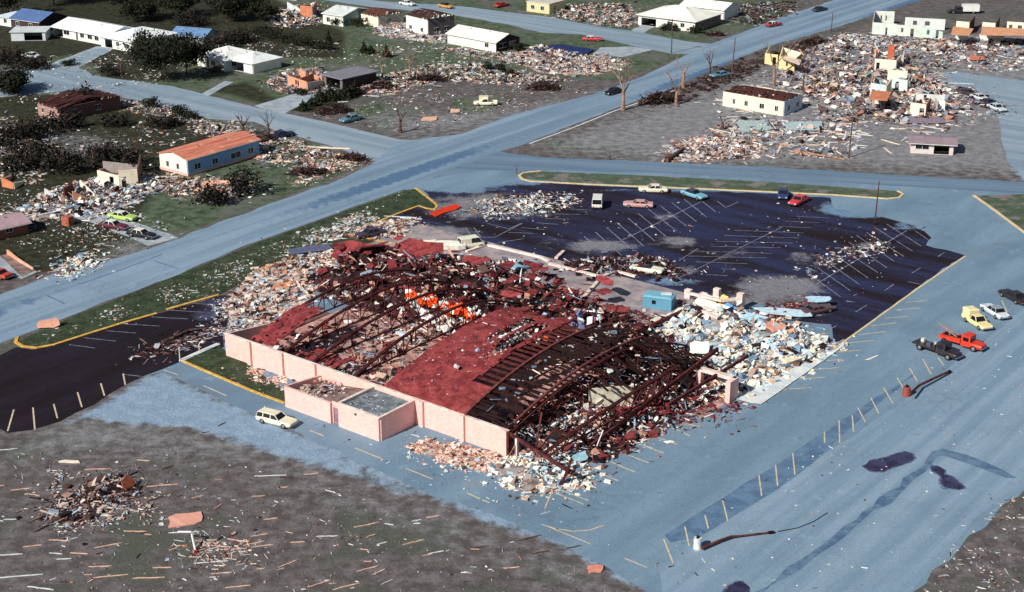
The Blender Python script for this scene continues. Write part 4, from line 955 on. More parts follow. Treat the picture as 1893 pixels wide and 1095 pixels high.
ruin('ruin with broken pink inner walls beside the grey carport', [((533, 158), (568, 170), 2.4, PK, ((.4, .2, 0, 2),)), ((568, 170), (600, 157), 2.2, C(226, 206, 196), (), 1.2), ((533, 158), (553, 146), 2.6, C(232, 220, 214), (), 1.0), ((553, 146), (596, 150), 2.5, PK, ((.3, .15, 0, 2),), .8), ((550, 164), (580, 152), 2.2, OR)], floor=[(530, 160), (568, 174), (606, 158), (560, 144)])
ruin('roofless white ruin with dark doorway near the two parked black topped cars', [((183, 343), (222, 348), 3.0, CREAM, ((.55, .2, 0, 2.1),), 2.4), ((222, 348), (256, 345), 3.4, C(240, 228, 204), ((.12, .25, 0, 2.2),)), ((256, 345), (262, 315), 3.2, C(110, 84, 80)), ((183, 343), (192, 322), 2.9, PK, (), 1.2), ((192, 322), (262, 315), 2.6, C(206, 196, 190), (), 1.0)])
ruin('low ruin with brown brick corner and pink patched wall left of the roofless white ruin', [((120, 374), (136, 360), 2.6, C(110, 62, 54), (), 2.2), ((136, 376), (160, 372), 2.4, PK, (), .8), ((84, 362), (120, 374), 1.4, C(206, 210, 212), (), .5), ((150, 352), (176, 366), 2.0, CREAM, (), .6)])
ruin('low salmon ruin at the far left beneath the dark shrubs', [((5, 345), (26, 350), 1.8, OR, (), 1.2), ((5, 345), (22, 330), 1.6, PK, (), .5), ((26, 350), (45, 338), 1.2, CREAM, (), .4)])
ruin('yellow walled ruin split in two boxes behind the stripped cream house', [((1414, 119), (1437, 122), 2.8, YL, ((.6, .3, 0, 2.1),)), ((1440, 128), (1468, 132), 3.2, YL, ((.45, .12, 1, 2),)), ((1468, 132), (1480, 122), 3.0, C(150, 120, 80), ((.2, .5, .2, 2.2),)), ((1440, 128), (1446, 108), 3.0, C(236, 226, 190)), ((1414, 119), (1422, 104), 2.6, C(226, 222, 170)), ((1446, 108), (1480, 118), 2.8, CREAM)], roofs=(([(1444, 108), (1450, 103), (1482, 112), (1478, 121)], 3.0, C(226, 206, 190)),))
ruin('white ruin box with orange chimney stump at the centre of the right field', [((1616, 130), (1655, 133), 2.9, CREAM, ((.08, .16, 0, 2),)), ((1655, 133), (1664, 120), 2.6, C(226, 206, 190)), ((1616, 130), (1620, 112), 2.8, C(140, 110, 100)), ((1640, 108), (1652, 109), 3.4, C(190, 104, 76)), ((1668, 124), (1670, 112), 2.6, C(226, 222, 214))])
ruin('white ruin with orange roof strip and a framed bay standing in the right field', [((1608, 182), (1636, 186), 3.6, C(206, 222, 226), ((.1, .2, 1.0, 2.2), (.5, .35, 1.5, 2.2))), ((1636, 186), (1646, 172), 3.4, CREAM), ((1608, 182), (1612, 160), 3.4, C(190, 170, 160)), ((1646, 168), (1676, 172), 3.0, C(214, 228, 226), ((.3, .2, .4, 2.4),)), ((1676, 172), (1682, 160), 3.0, C(170, 180, 180), ((.2, .5, 0, 2.2),)), ((1640, 150), (1676, 153), 2.8, CREAM)], roofs=(([(1606, 184), (1612, 168), (1648, 171), (1640, 187)], 3.6, OR),))
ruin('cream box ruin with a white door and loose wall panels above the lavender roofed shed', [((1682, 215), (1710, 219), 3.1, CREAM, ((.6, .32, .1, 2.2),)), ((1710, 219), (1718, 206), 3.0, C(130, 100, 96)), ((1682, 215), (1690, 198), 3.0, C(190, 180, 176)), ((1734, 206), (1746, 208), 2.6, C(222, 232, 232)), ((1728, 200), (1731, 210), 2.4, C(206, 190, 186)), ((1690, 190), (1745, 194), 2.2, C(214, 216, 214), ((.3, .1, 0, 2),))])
ruin('long teal walled motel ruin at the top right', [((1612, 63), (1656, 66), 3.2, C(214, 224, 218), ((.55, .08, 0, 2),)), ((1656, 66), (1700, 69), 3.0, C(214, 222, 212), ((.2, .1, 1, 2.2), (.6, .14, 0, 2.2))), ((1700, 69), (1742, 73), 3.0, TEAL, ((.3, .12, .9, 2.2), (.7, .12, 0, 2.2)), 2.0), ((1616, 44), (1652, 45), 3.6, C(226, 230, 222), ((.3, .08, 1, 2.4), (.55, .08, 1, 2.4))), ((1672, 52), (1746, 56), 3.0, C(220, 226, 224), ((.2, .1, 1, 2.2), (.5, .12, 1, 2.2))), ((1612, 63), (1616, 44), 3.6, C(190, 180, 176))], cat='ruined motel')
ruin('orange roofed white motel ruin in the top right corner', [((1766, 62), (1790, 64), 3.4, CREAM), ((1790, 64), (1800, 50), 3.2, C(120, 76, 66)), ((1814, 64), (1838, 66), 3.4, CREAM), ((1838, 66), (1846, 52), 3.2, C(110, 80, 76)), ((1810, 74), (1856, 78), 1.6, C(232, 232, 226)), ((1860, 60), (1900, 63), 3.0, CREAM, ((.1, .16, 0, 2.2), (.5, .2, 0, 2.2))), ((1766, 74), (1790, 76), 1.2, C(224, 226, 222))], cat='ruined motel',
     roofs=(([(1758, 64), (1762, 50), (1800, 54), (1792, 66)], 3.4, C(222, 160, 122)), ([(1812, 66), (1816, 50), (1960, 58), (1960, 66)], 3.4, C(226, 166, 128))))
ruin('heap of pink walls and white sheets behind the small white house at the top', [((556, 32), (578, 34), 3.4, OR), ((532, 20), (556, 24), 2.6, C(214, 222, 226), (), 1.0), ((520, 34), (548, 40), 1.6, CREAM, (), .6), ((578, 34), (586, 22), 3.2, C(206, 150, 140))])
ruin('foundation outline of cream blocks below the left edge houses', [((14, 470), (34, 484), .8, PK, (), .6), ((34, 484), (62, 500), .6, C(226, 180, 160), (), .4)], floor=[(0, 474), (14, 470), (66, 500), (40, 512)])

# ================================================================== STORE
r_store = empty('store_building', O0, GRID)
tag(r_store, 'wrecked pink brick store with torn maroon bowstring roof', 'store')
ST = r_store
def crown(b): return 3.5 + 3.2 * (1 - ((b - 20.5) / 20.5) ** 2)
mb = MB(); mb.box(0.2, 54, .2, 41, 0.0, .06); mb.box(54.002, 63, 24, 41, 0, .06); mb.build('floor', M['storefloor'], ST)
mb = MB(); mb.box(-17, 40.5, 41, 60.3, 0.0, .1); mb.build('apron', M['slab'], ST)
# front wall with pilasters and coping
mb = MB(); mb.box(-.15, 50, -.15, .15, 0, 3.4); fw = mb.build('front_wall', M['pinkbrick'], ST)
mb = MB(); mb.box(-.2, 50.05, -.22, .22, 3.4, 3.5); mb.build('coping', M['coping'], fw)
for s_ in (4.9, 11.2, 17.4, 36.3, 43.0, 49.7):
    mb = MB(); mb.box(s_ - .35, s_ + .3, -.5, -.153, 0, 3.55); mb.build('pilaster', M['pinkbrick'], ST)
mb = MB(); wallmb(mb, (0, .15), (0, 13.5), 3.4, .3, hb=1.6); mb.build('side_wall', M['pinkbrick'], ST)
mb = MB(); wallmb(mb, (0, 13.5), (0, 20), 1.5, .3, hb=.5); mb.build('side_wall', M['coping'], ST)
for k_, (sa, sb, hh) in enumerate(((-15, -12.5, 1.3), (-11.5, -9.2, 1.2), (-8.4, -5.2, 1.2), (-4.4, -2.4, 1.0))):
    mb = MB(); mb.box(sa, sb, 41.8, 42.2, .1, hh); mb.build('back_wall', M['walk'], ST)
def curb_part(a, b, w=.5, h=.35):
    mb = MB(); A = S(*a) - O0; mb2 = None
    va = Vector((a[0], a[1], 0)); vb = Vector((b[0], b[1], 0)); d = (vb - va).normalized(); nn = Vector((-d.y, d.x, 0)) * w / 2
    mb.hexa([va - nn + Vector((0, 0, .1)), vb - nn + Vector((0, 0, .1)), vb + nn + Vector((0, 0, .1)), va + nn + Vector((0, 0, .1)), va - nn + Vector((0, 0, h)), vb - nn + Vector((0, 0, h)), vb + nn + Vector((0, 0, h)), va + nn + Vector((0, 0, h))])
    mb.build('footing', M['coping'], ST)
def sloc(x, y, z=0):
    p = at(x, y, z) - O0; return (p.dot(EA), p.dot(EB))
for a, b in (((900, 455), (1000, 478)), ((1000, 478), (1015, 486)), ((1015, 490), (1112, 515)), ((1112, 515), (1080, 552)), ((1112, 515), (1138, 504)), ((1138, 504), (1175, 514)), ((745, 452), (860, 462)), ((862, 468), (898, 456)), ((1028, 480), (1042, 467))):
    curb_part(sloc(*a), sloc(*b), .55, .4)
# roof sheets that are left: a curved grid with real holes
def roofsheet(name, s0, s1, b0, b1, mat, zf, ds=.5, hole=None, th=.14, parent=ST):
    ns = max(2, int((s1 - s0) / ds)); nb = max(2, int((b1 - b0) / ds)); bm = bmesh.new()
    g = [[bm.verts.new((s0 + (s1 - s0) * i / ns, b0 + (b1 - b0) * j / nb, zf(s0 + (s1 - s0) * i / ns, b0 + (b1 - b0) * j / nb))) for j in range(nb + 1)] for i in range(ns + 1)]
    for i in range(ns):
        for j in range(nb):
            s_ = s0 + (s1 - s0) * (i + .5) / ns; b_ = b0 + (b1 - b0) * (j + .5) / nb
            if hole and hole(s_, b_): continue
            bm.faces.new((g[i][j], g[i + 1][j], g[i + 1][j + 1], g[i][j + 1]))
    for v_ in [v_ for v_ in bm.verts if not v_.link_faces]: bm.verts.remove(v_)
    me = bpy.data.meshes.new(name); bm.to_mesh(me); bm.free()
    o = link(name, me, mat, parent); m = o.modifiers.new('thickness', 'SOLIDIFY'); m.thickness = th; m.offset = -1
    return o
def nz(s, b, k=3.0, seed=0):
    return float(clump(np.array([[s + seed * 7.7, b]]), k, 5 + seed)[0])
def ell(s, b, cs, cb, rs, rb): return ((s - cs) / rs) ** 2 + ((b - cb) / rb) ** 2
def redhole(s, b):
    if s > 39.6 + .5 * nz(s, b, 2) and 5.6 < b: return True                                  # peeled strip showing the boards
    if ell(s, b, 35.2, 19.5, .9, 5.5) < .6 + nz(s, b, 1.5, 3): return True
    if ell(s, b, 37.8, 17.5, 1.3, 6.0) < .7 + .8 * nz(s, b, 1.3, 4): return True
    if b > 24.5 + 5 * nz(s, 0, 3, 1): return True
    return False
wave = lambda s, b: .12 * nz(s, b, 4, 8) - .06
roofsheet('roof_sheet', 29.6, 43.2, .1, 29, M['redroof'], lambda s, b: crown(b) + .15 + wave(s, b), .4, redhole)
roofsheet('roof_sheet', 4.6, 9.0, .3, 11.5, M['redroof'], lambda s, b: crown(b) + .15 - .1 * max(0, b - 8) + wave(s, b), .4, lambda s, b: b > 9.5 + 2 * nz(s, 0, 2, 2) or nz(s, b, 1.5, 9) > .86)
roofsheet('roof_sheet', 12.0, 19.5, .3, 7, M['redroof'], lambda s, b: crown(b) - 1.0 - .22 * b + .3 * nz(s, b, 2), .4, lambda s, b: nz(s, b, 2.2, 10) > .52 or b > 4 + 3 * nz(s, 0, 2, 5))
# purlin boards under the peeled strip
mb = MB()
b_ = 5.8
while b_ < 28:
    mb.bar((39.4, b_, crown(b_) - .05), (43.2, b_ + random.gauss(0, .05), crown(b_) - .05), .55, .08) if random.random() < .8 else None
    b_ += 1.15
mb.build('purlins', M['truss'], ST)
def deckz(s, b): return crown(b) + .05 - .045 * max(0, s - 46) ** 1.6 + .2 * nz(s, b, 3, 3)
def boards(name, b0, b1, s0f, s1f, zf, miss, step=.44, seg=1.7):
    mb = MB(); b = b0
    while b < b1:
        sa, se = s0f(b), s1f(b); x = sa
        while x < se - .3:
            L = min(seg * random.uniform(.7, 1.5), se - x)
            if random.random() > miss(x + L / 2, b):
                o = random.gauss(0, .035); w = step * random.uniform(.55, .92)
                za, zb_ = zf(x, b) + o, zf(x + L, b) + o + random.gauss(0, .03)
                dz = zf(x, b + .3) - zf(x, b)
                mb.hexa([(x, b, za), (x + L, b, zb_), (x + L, b + w, zb_ + dz * w / .3), (x, b + w, za + dz * w / .3), (x, b, za + .06), (x + L, b, zb_ + .06), (x + L, b + w, zb_ + .06 + dz * w / .3), (x, b + w, za + .06 + dz * w / .3)])
            x += L
        b += step
    return mb.build(name, M['deck'], ST)
boards('roof_deck', .2, 27.5, lambda b: 43.4, lambda b: 49.6 + random.uniform(-.6, .6) - 1.2 * nz(0, b, 3, 13), deckz, lambda s, b: .04 + (.5 if (s > 47 and 4 < b < 15 and nz(s, b, 2.5, 12) > .45) else 0) + (.55 if nz(s, b, 2.2, 14) > .8 else 0))
boards('roof_deck', 13, 31, lambda b: 50.2 + random.uniform(-.3, .3), lambda b: 55.5 + random.uniform(-1.2, 1.2), lambda s, b: crown(b) - .9 - .42 * (s - 50) + .5 * nz(s, b, 3, 15), lambda s, b: .12 + .8 * (nz(s, b, 2.6, 16) > .58) + .5 * (b < 16))
boards('roof_deck', 27, 37, lambda b: 44 + random.uniform(0, 2), lambda b: 57.5 + random.uniform(-1.5, 1), lambda s, b: 7.0 - .36 * (b - 26) - .14 * (s - 44) + .6 * nz(s, b, 3, 17), lambda s, b: .12 + .8 * (nz(s, b, 2.6, 18) > .8) + .05 * max(0, b - 30))
# bowstring trusses
def truss(s0, name='truss', lean=0.0, bend=0.0, upto=41.0, drop=0.0, z0=0.0, skew=0.0):
    mb = MB(); top = []; bot = []
    nseg = 16
    for i in range(nseg + 1):
        b = upto * i / nseg
        z = crown(b) - .25 + z0 - drop * max(0, (b - 22) / 19) ** 1.5
        zb = 3.3 + z0 - drop * max(0, (b - 22) / 19) ** 1.5 + .05
        s = s0 + bend * math.sin(b / 41 * math.pi) + skew * b
        top.append((s + lean * (z - 3.4), b, max(.4, z))); bot.append((s, b, max(.25, min(zb, z - .2))))
    for sgn in (-.14, .14):
        for a, b in zip(top, top[1:]): mb.bar((a[0] + sgn, a[1], a[2]), (b[0] + sgn, b[1], b[2]), .13, .24)
    for a, b in zip(bot, bot[1:]): mb.bar(a, b, .2, .18)
    for i in range(1, nseg):
        mb.bar(bot[i], top[i], .1)
        if i % 2: mb.bar(top[i], bot[i + 1], .1); mb.bar(top[i], bot[i - 1], .1)
    return mb.build(name, M['truss'], ST)
for s_, kw in ((4.9, dict(upto=33, drop=2)), (11.2, dict(drop=3)), (16.6, dict(drop=2.6, bend=.4)), (24.2, dict(drop=3.4, bend=-.4)), (29.6, dict(drop=3.0)), (36.4, dict(drop=3.2)), (43.2, dict(drop=2.5, z0=.15)), (49.9, dict(drop=2.0, z0=-.4, lean=.1)), (56.0, dict(upto=26, z0=-1.2, lean=.5, bend=.8))):
    truss(s_, **kw)
for s_, lo_, hi_ in ((43.3, .1, 27.5), (49.7, 1.5, 29)):
    mb = MB(); q = [(s_, lo_ + (hi_ - lo_) * k / 16, crown(lo_ + (hi_ - lo_) * k / 16) + .3 - (.35 if s_ > 45 else 0)) for k in range(17)]
    for a, b in zip(q, q[1:]): mb.bar(a, b, .34, .22)
    mb.build('roof_rib', M['rib'], ST)
# fallen beams and the end bay
def beam(a, b, w=.35, h=.5, mat='truss', name='beam'):
    mb = MB(); mb.bar(a, b, w, h); return mb.build(name, M[mat], ST)
beam((57.6, 6.5, 1.2), (57.0, 37, 3.6)); beam((50.2, .1, 3.0), (60.5, -1.5, 1.7), .25, .4); beam((60.5, -1.5, 3.6), (59.6, -2.2, .2), .3, .3)
beam((60, 20, 2.4), (60.6, 39, 2.9), .3, .4); beam((54, 3, 3.8), (58, 9, .4), .2, .3); beam((52, 4, 5.0), (53, 1.2, .2), .2, .3)
for k_ in range(7):
    a = (random.uniform(50.5, 60), random.uniform(-1, 12), random.uniform(2, 4)); b = (a[0] + random.uniform(-2, 2), a[1] + random.uniform(-3, 3), .15); beam(a, b, .12, .16, random.choice(('truss', 'lumber', 'walk')))
mb = MB(); mb.box(49.9, 50.2, -.3, .3, 0, 3.2); mb.build('post', M['truss'], ST)
mb = MB(); mb.box(51.2, 51.5, -.3, .1, 0, 2.9); mb.build('post', M['coping'], ST)
mb = MB(); wallmb(mb, (50.5, 16.0), (54.4, 20.4), 3.4, .25); mb.build('inner_wall', patchy('plaster', C(196, 190, 170), C(222, 216, 196), 1, grain=(3, .15)), ST)
mb = MB(); mb.box(62.7, 63.4, 29.6, 31.8, 0, 3.0); mb.build('pier', M['pinkbrick'], ST)
mb = MB(); mb.box(57.8, 63.2, 31.2, 31.9, 2.5, 3.0); mb.build('lintel', M['coping'], ST)
mb = MB(); mb.box(57.3, 58.0, 31.2, 32.0, 0, 2.5); mb.build('pier', M['pinkbrick'], ST)
# broken corner piers at the back
for x, y, h_ in ((1368, 572, 2.6), (1325, 556, 2.0), (1272, 552, 1.5), (1300, 560, 1.6)):
    s_, b_ = sloc(x, y); mb = MB(); mb.box(s_ - .5, s_ + .5, b_ - .4, b_ + .4, 0, h_); mb.build('pier', M['coping'], ST)
def slope_beam(p, q, za, zb, w=.5, h=.35, mat='coping', name='lintel'):
    a = sloc(*p, z=za); b = sloc(*q, z=zb); return beam((a[0], a[1], za), (b[0], b[1], zb), w, h, mat, name)
slope_beam((1268, 541), (1335, 556), 1.6, 2.3); slope_beam((1300, 568), (1335, 580), 1.6, 1.4); slope_beam((1298, 575), (1328, 588), 2.0, 1.8); slope_beam((1335, 556), (1368, 552), 2.3, 2.6)
slope_beam((1205, 602), (1270, 572), .6, 1.4, .5, .5, 'truss', 'beam'); slope_beam((1262, 604), (1298, 575), .6, 2.0, .4, .4, 'truss', 'beam')
# annex with its own flat roof, half of it torn
AX = [(18.4, 34.9, -6.6)]
mb = MB(); wallmb(mb, (18.4, -6.6), (26.6, -6.6), 2.9, .3); mb.build('annex_wall', M['pinkbrick'], ST)
mb = MB(); wallmb(mb, (28.0, -6.6), (34.9, -6.6), 3.2, .3); mb.build('annex_wall', M['pinkbrick'], ST)
mb = MB(); wallmb(mb, (34.9, -6.45), (34.9, -.2), 3.2, .3); mb.build('annex_wall', M['pinkbrick'], ST)
mb = MB(); wallmb(mb, (18.4, -6.45), (18.4, -.2), 2.9, .3, hb=2.2); mb.build('annex_wall', M['pinkbrick'], ST)
mb = MB(); wallmb(mb, (26.6, -6.3), (28.0, -6.3), 3.0, .2, [(.2, 1.0, 0, 2.3)]); ad = mb.build('annex_wall', M['pinkbrick'], ST)
mb = MB(); mb.box(26.8, 27.8, -6.26, -6.2, .02, 2.3); dd_ = mb.build('door', patchy('lilac_door', C(130, 100, 116), C(160, 124, 136), 2), ST)
mb = MB(); mb.box(27.62, 27.7, -6.32, -6.26, 1.0, 1.1); mb.build('handle', M['rimsteel'], dd_)
mb = MB(); mb.box(27.95, 34.74, -6.44, -.2, 2.75, 2.9); mb.build('annex_roof', M['tar'], ST)
mb = MB(); mb.box(27.9, 35.1, -6.85, -6.4, 3.2, 3.3); mb.box(34.7, 35.1, -6.398, -.2, 3.2, 3.3); mb.box(27.7, 28.1, -6.398, -.3, 2.95, 3.25); mb.build('coping', M['coping'], ST)
mb = MB(); mb.hexa([(18.7, -6.4, 1.7), (27.6, -6.4, 2.5), (27.6, -.3, 2.6), (18.7, -.3, 1.2), (18.7, -6.4, 1.8), (27.6, -6.4, 2.6), (27.6, -.3, 2.7), (18.7, -.3, 1.3)]); mb.build('annex_roof', M['tarpink'], ST)
mb = MB(); mb.box(30.9, 31.2, -6.82, -6.75, 2.5, 2.75); mb.build('vent', M['black'], ST)
# ================================================================== RUBBLE FIELDS
LP = lambda pts: [tuple(S(s, b)[:2]) for s, b in pts]      # polygon given in the store frame
# inside and around the store
rubble('mixed wreckage spread over the store floor beneath the bare trusses', LP([(1, 1), (29, 1), (29, 30), (1, 30)]), 1500, 'store', (.25, 1.7), .5, plank=.5, world=True, clumpy=5, dens=1.0)
rubble('salmon and tan boards littering the store floor left of the maroon roof', LP([(8, 6), (29.5, 3), (29.5, 26), (12, 26)]), 650, 'tan', (.4, 2.4), .4, plank=.55, world=True, az=GRID, dens=.9)
rubble('deep heap of maroon roofing and white scraps along the far side of the store', LP([(-13, 27), (2, 24), (16, 26), (34, 25), (46, 29), (50, 42), (30, 46), (14, 49), (-2, 48), (-14, 44)]), 5200, 'store', (.3, 2.0), 3.3, plank=.45, world=True, mound=.7, moundcol=C(58, 34, 36))
rubble('brown and maroon splinters spread over the slab behind the far heap', LP([(-4, 46), (14, 48), (40, 44), (44, 50), (30, 50), (16, 55), (0, 54)]), 1100, 'maroon', (.2, 1.3), .5, plank=.5, world=True)
rubble('white scraps resting on the dark roof boards', LP([(44, 2), (49.5, 2), (54, 16), (57, 28), (50, 33), (44.5, 26)]), 90, 'white', (.25, 1.1), .1, plank=.25, world=True, on=lambda s, b: deckz(s, b) + .1 if s < 49.8 else crown(b) - .7 - .42 * (s - 50), soft=0)
rubble('white scraps resting on the maroon roof', LP([(30, 1), (39, 1), (39, 24), (30, 24)]), 130, 'pale', (.12, .5), .05, plank=.3, world=True, on=lambda s, b: crown(b) + .2, soft=0)
rubble('black tangle of burnt looking wreckage under the collapsed dark roof', LP([(43, 4), (57, 10), (62, 30), (56, 40), (44, 38)]), 2600, 'store', (.3, 1.6), 1.7, plank=.5, world=True, mound=.6, moundcol=C(34, 20, 24))  # near-black mound colour paints in the shade beneath the roof
rubble('white lumps lying on the purlins and slopes below the dark roof edge', LP([(45, 2), (60, 8), (61, 22), (50, 16)]), 800, 'white', (.3, 1.1), 2.0, plank=.25, world=True, mound=.5, moundcol=C(40, 26, 30))
rubble('pale rubble slope spilling from the open end of the store', LP([(50, -3.5), (55, -7), (59, -5), (60, 2), (56, 9), (50.5, 3)]), 1300, 'block', (.25, 1.3), 1.5, plank=.25, world=True, mound=.6, moundcol=C(150, 140, 140))
rubble('broken timbers and dark scraps in the open end bay', LP([(51, 0), (60, 6), (61, 20), (58, 26), (52, 12)]), 900, 'store', (.3, 2.2), 1.5, plank=.7, world=True)
rubble('big cream and white blocks of the fallen end wall', LP([(45, 41), (52, 40), (63, 34), (64.5, 44), (66, 53), (62, 58), (44, 58), (40, 52)]), 3600, 'block', (.35, 2.0), 2.0, plank=.12, flat=.55, world=True, mound=.65, moundcol=C(170, 176, 180), clumpy=9)
rubble('pale blocks sliding onto the white walk beside the store', LP([(57, 27), (62, 32), (63.2, 42), (58, 40)]), 800, 'block', (.35, 1.7), 1.1, plank=.15, world=True, mound=.5, moundcol=C(180, 172, 168))
rubble('pink and cream brick bits strewn along the foot of the front wall', [(745, 826), (790, 812), (860, 822), (935, 838), (1000, 850), (1060, 890), (1010, 900), (900, 872), (800, 852)], 1500, 'brickbits', (.15, .8), .35, plank=.2, mound=.5, moundcol=C(176, 150, 140))
rubble('cream lumps at the outer corner of the store', [(940, 840), (1040, 845), (1100, 880), (1085, 905), (1020, 902), (950, 872)], 900, 'block', (.25, 1.3), 1.0, plank=.2, mound=.5, moundcol=C(170, 150, 142))
rubble('grey and maroon scatter on the pavement beyond the open bay', [(1150, 775), (1260, 730), (1360, 732), (1395, 755), (1330, 792), (1220, 790), (1160, 800)], 420, 'maroon', (.12, .9), .25, plank=.4)
rubble('tan and white flattened litter fanning out left of the store', [(420, 560), (470, 500), (560, 468), (625, 462), (650, 490), (560, 560), (470, 610), (425, 600)], 2600, 'tan', (.25, 1.5), .35, plank=.45, clumpy=4)
rubble('white and grey crumbs over the side lot near the store corner', [(400, 550), (480, 545), (520, 575), (440, 625), (380, 620)], 900, 'white', (.15, .8), .2, plank=.3)
rubble('dark maroon wreckage heap beside the white convertible', LP([(13.5, 59.5), (20, 56), (33, 68), (24, 72)]), 1400, 'dark', (.3, 1.6), 1.1, plank=.6, world=True, mound=.5, moundcol=C(44, 28, 34))
rubble('white wreckage strip along the back footing of the store', LP([(-16, 41), (-2, 43), (12, 50), (10, 58), (-4, 50), (-16, 46)]), 900, 'white', (.3, 1.4), .6, plank=.35, world=True)
rubble('grey wreckage mound with white flecks at the far end of the sealed lot', [(860, 392), (890, 370), (960, 360), (1060, 358), (1075, 372), (1030, 392), (940, 402)], 1100, 'white', (.25, 1.1), .45, plank=.35)
rubble('small scraps on the dusty patch around the light pole', [(1490, 500), (1520, 470), (1600, 448), (1650, 448), (1640, 468), (1560, 480), (1500, 520)], 260, 'white', (.2, .9), .25, plank=.4)
rubble('loose litter blown over the sealed lot', [(700, 420), (900, 360), (1500, 372), (1700, 430), (1600, 560), (1300, 540), (1100, 480), (800, 445)], 230, 'pale', (.12, .7), .05, plank=.4, clumpy=20)
rubble('maroon and brown pieces of roof edge on the sealed lot behind the block heap', [(1380, 575), (1450, 560), (1500, 560), (1520, 580), (1470, 592), (1390, 592)], 400, 'maroon', (.3, 1.2), .6, plank=.5)
rubble('dark and white splinters heaped on the back lot near the fallen pole', [(255, 655), (300, 632), (360, 618), (400, 606), (390, 625), (340, 650), (280, 660)], 500, 'dark', (.2, 1.2), .4, plank=.6)
rubble('scraps on the kerbed verge beside the main road', [(560, 470), (640, 440), (690, 415), (700, 395), (640, 400), (560, 440)], 900, 'litter', (.2, 1.1), .15, plank=.4)
rubble('tangled planks and scraps on the dusty corner of the verge', [(640, 430), (690, 410), (770, 405), (760, 430), (740, 445), (670, 440)], 700, 'tan', (.25, 1.3), .4, plank=.6)
rubble('grey chunks on the roof of the small annex', LP([(19, -6), (27, -6), (27, -.6), (19, -.6)]), 160, 'tan', (.2, .9), .5, plank=.4, world=True, base=2.2, soft=0)
rubble('white crumbs dotted over the flat annex roof', LP([(28.3, -6), (34.5, -6), (34.5, -.6), (28.3, -.6)]), 60, 'white', (.12, .4), .05, plank=.2, world=True, base=2.9, soft=0)
rubble('rust coloured dust and bits along the planted strip by the front wall', [(440, 682), (480, 680), (530, 700), (530, 728), (480, 712)], 350, 'brickbits', (.15, .8), .25, plank=.4)
# right of the main road
rubble('flattened houses strewn across the far right field', [(1440, 95), (1600, 75), (1893, 72), (1893, 120), (1730, 130), (1800, 200), (1750, 235), (1560, 232), (1500, 200), (1430, 150)], 4600, 'house', (.3, 2.3), .5, plank=.5, clumpy=9, dens=.95)
rubble('thin pale splinters spread over the whole right field between the heaps', [(1330, 180), (1440, 108), (1560, 66), (1940, 70), (1940, 128), (1740, 140), (1840, 215), (1700, 262), (1500, 240), (1320, 222)], 2600, 'pale', (.2, 1.5), .2, plank=.55, clumpy=16)
rubble('thick wreckage around the white ruin boxes', [(1520, 125), (1660, 120), (1760, 170), (1770, 225), (1640, 225), (1520, 195), (1490, 160)], 3000, 'house', (.35, 2.6), .9, plank=.45, clumpy=7, dens=1.0, mound=.4, moundcol=C(128, 118, 116))
rubble('pale splinters before the stripped cream house', [(1300, 250), (1340, 225), (1450, 222), (1560, 232), (1590, 258), (1580, 292), (1420, 292), (1235, 296), (1240, 270)], 1900, 'pale', (.25, 2.0), .4, plank=.6, clumpy=6, dens=.95)
rubble('brown earth and sticks along the edge of the side street', [(1225, 300), (1240, 262), (1330, 250), (1420, 270), (1400, 292), (1290, 298)], 800, 'tan', (.2, 1.5), .5, plank=.65, mound=.3, moundcol=C(118, 96, 92))
rubble('litter of a wrecked row of houses below the motel', [(1560, 60), (1620, 66), (1893, 78), (1893, 100), (1650, 96), (1500, 88)], 1800, 'pale', (.3, 1.8), .4, plank=.5, dens=1.0)
rubble('dark wreck row of planks along the right street kerb', [(1770, 160), (1800, 165), (1860, 200), (1850, 212), (1790, 190)], 500, 'dark', (.3, 1.4), .6, plank=.4)
rubble('twigs and scraps along the main road kerb before the right field', [(1180, 185), (1260, 160), (1330, 130), (1440, 90), (1500, 72), (1520, 82), (1440, 112), (1340, 160), (1240, 198)], 1500, 'brush', (.3, 1.6), .4, plank=.65)
# left of the main road
rubble('white and salmon house wreck beside the blue pool cover', [(950, 95), (1000, 84), (1080, 100), (1130, 108), (1170, 118), (1100, 140), (1000, 136), (960, 118)], 2000, 'house', (.3, 1.7), .6, plank=.4, mound=.3, moundcol=C(180, 160, 150))
rubble('wreck line of planks behind the bare vacant lot', [(640, 175), (700, 140), (800, 120), (900, 118), (1000, 140), (1060, 150), (960, 160), (820, 150), (720, 178)], 2400, 'house', (.25, 1.5), .45, plank=.5, clumpy=5)
rubble('scrap around the pink walled ruin', [(490, 155), (530, 130), (590, 125), (620, 150), (590, 175), (520, 172)], 1100, 'house', (.3, 1.5), .6, plank=.45, mound=.3)
rubble('white scrap around the tall two storey house', [(690, 50), (740, 30), (770, 30), (830, 55), (820, 80), (760, 75), (700, 66)], 1300, 'pale', (.3, 1.6), .7, plank=.4, mound=.3, moundcol=C(180, 176, 172))
rubble('scrap heap at the top of the lawn behind the hedge', [(500, 35), (540, 10), (590, 8), (600, 40), (570, 50), (510, 50)], 1000, 'house', (.3, 1.7), .8, plank=.4)
rubble('crumbled siding below the long low white house', [(800, 90), (850, 88), (940, 100), (1000, 95), (960, 118), (870, 105)], 700, 'pale', (.25, 1.3), .3, plank=.4)
rubble('flattened house across the far street', [(1000, 8), (1170, 8), (1180, 50), (1110, 48), (1030, 32)], 1800, 'house', (.3, 1.5), .6, plank=.4)
rubble('scraps behind the corner lot house along the top edge', [(1330, 12), (1470, 2), (1480, 15), (1400, 50), (1340, 40)], 900, 'dark', (.3, 1.4), .6, plank=.4)
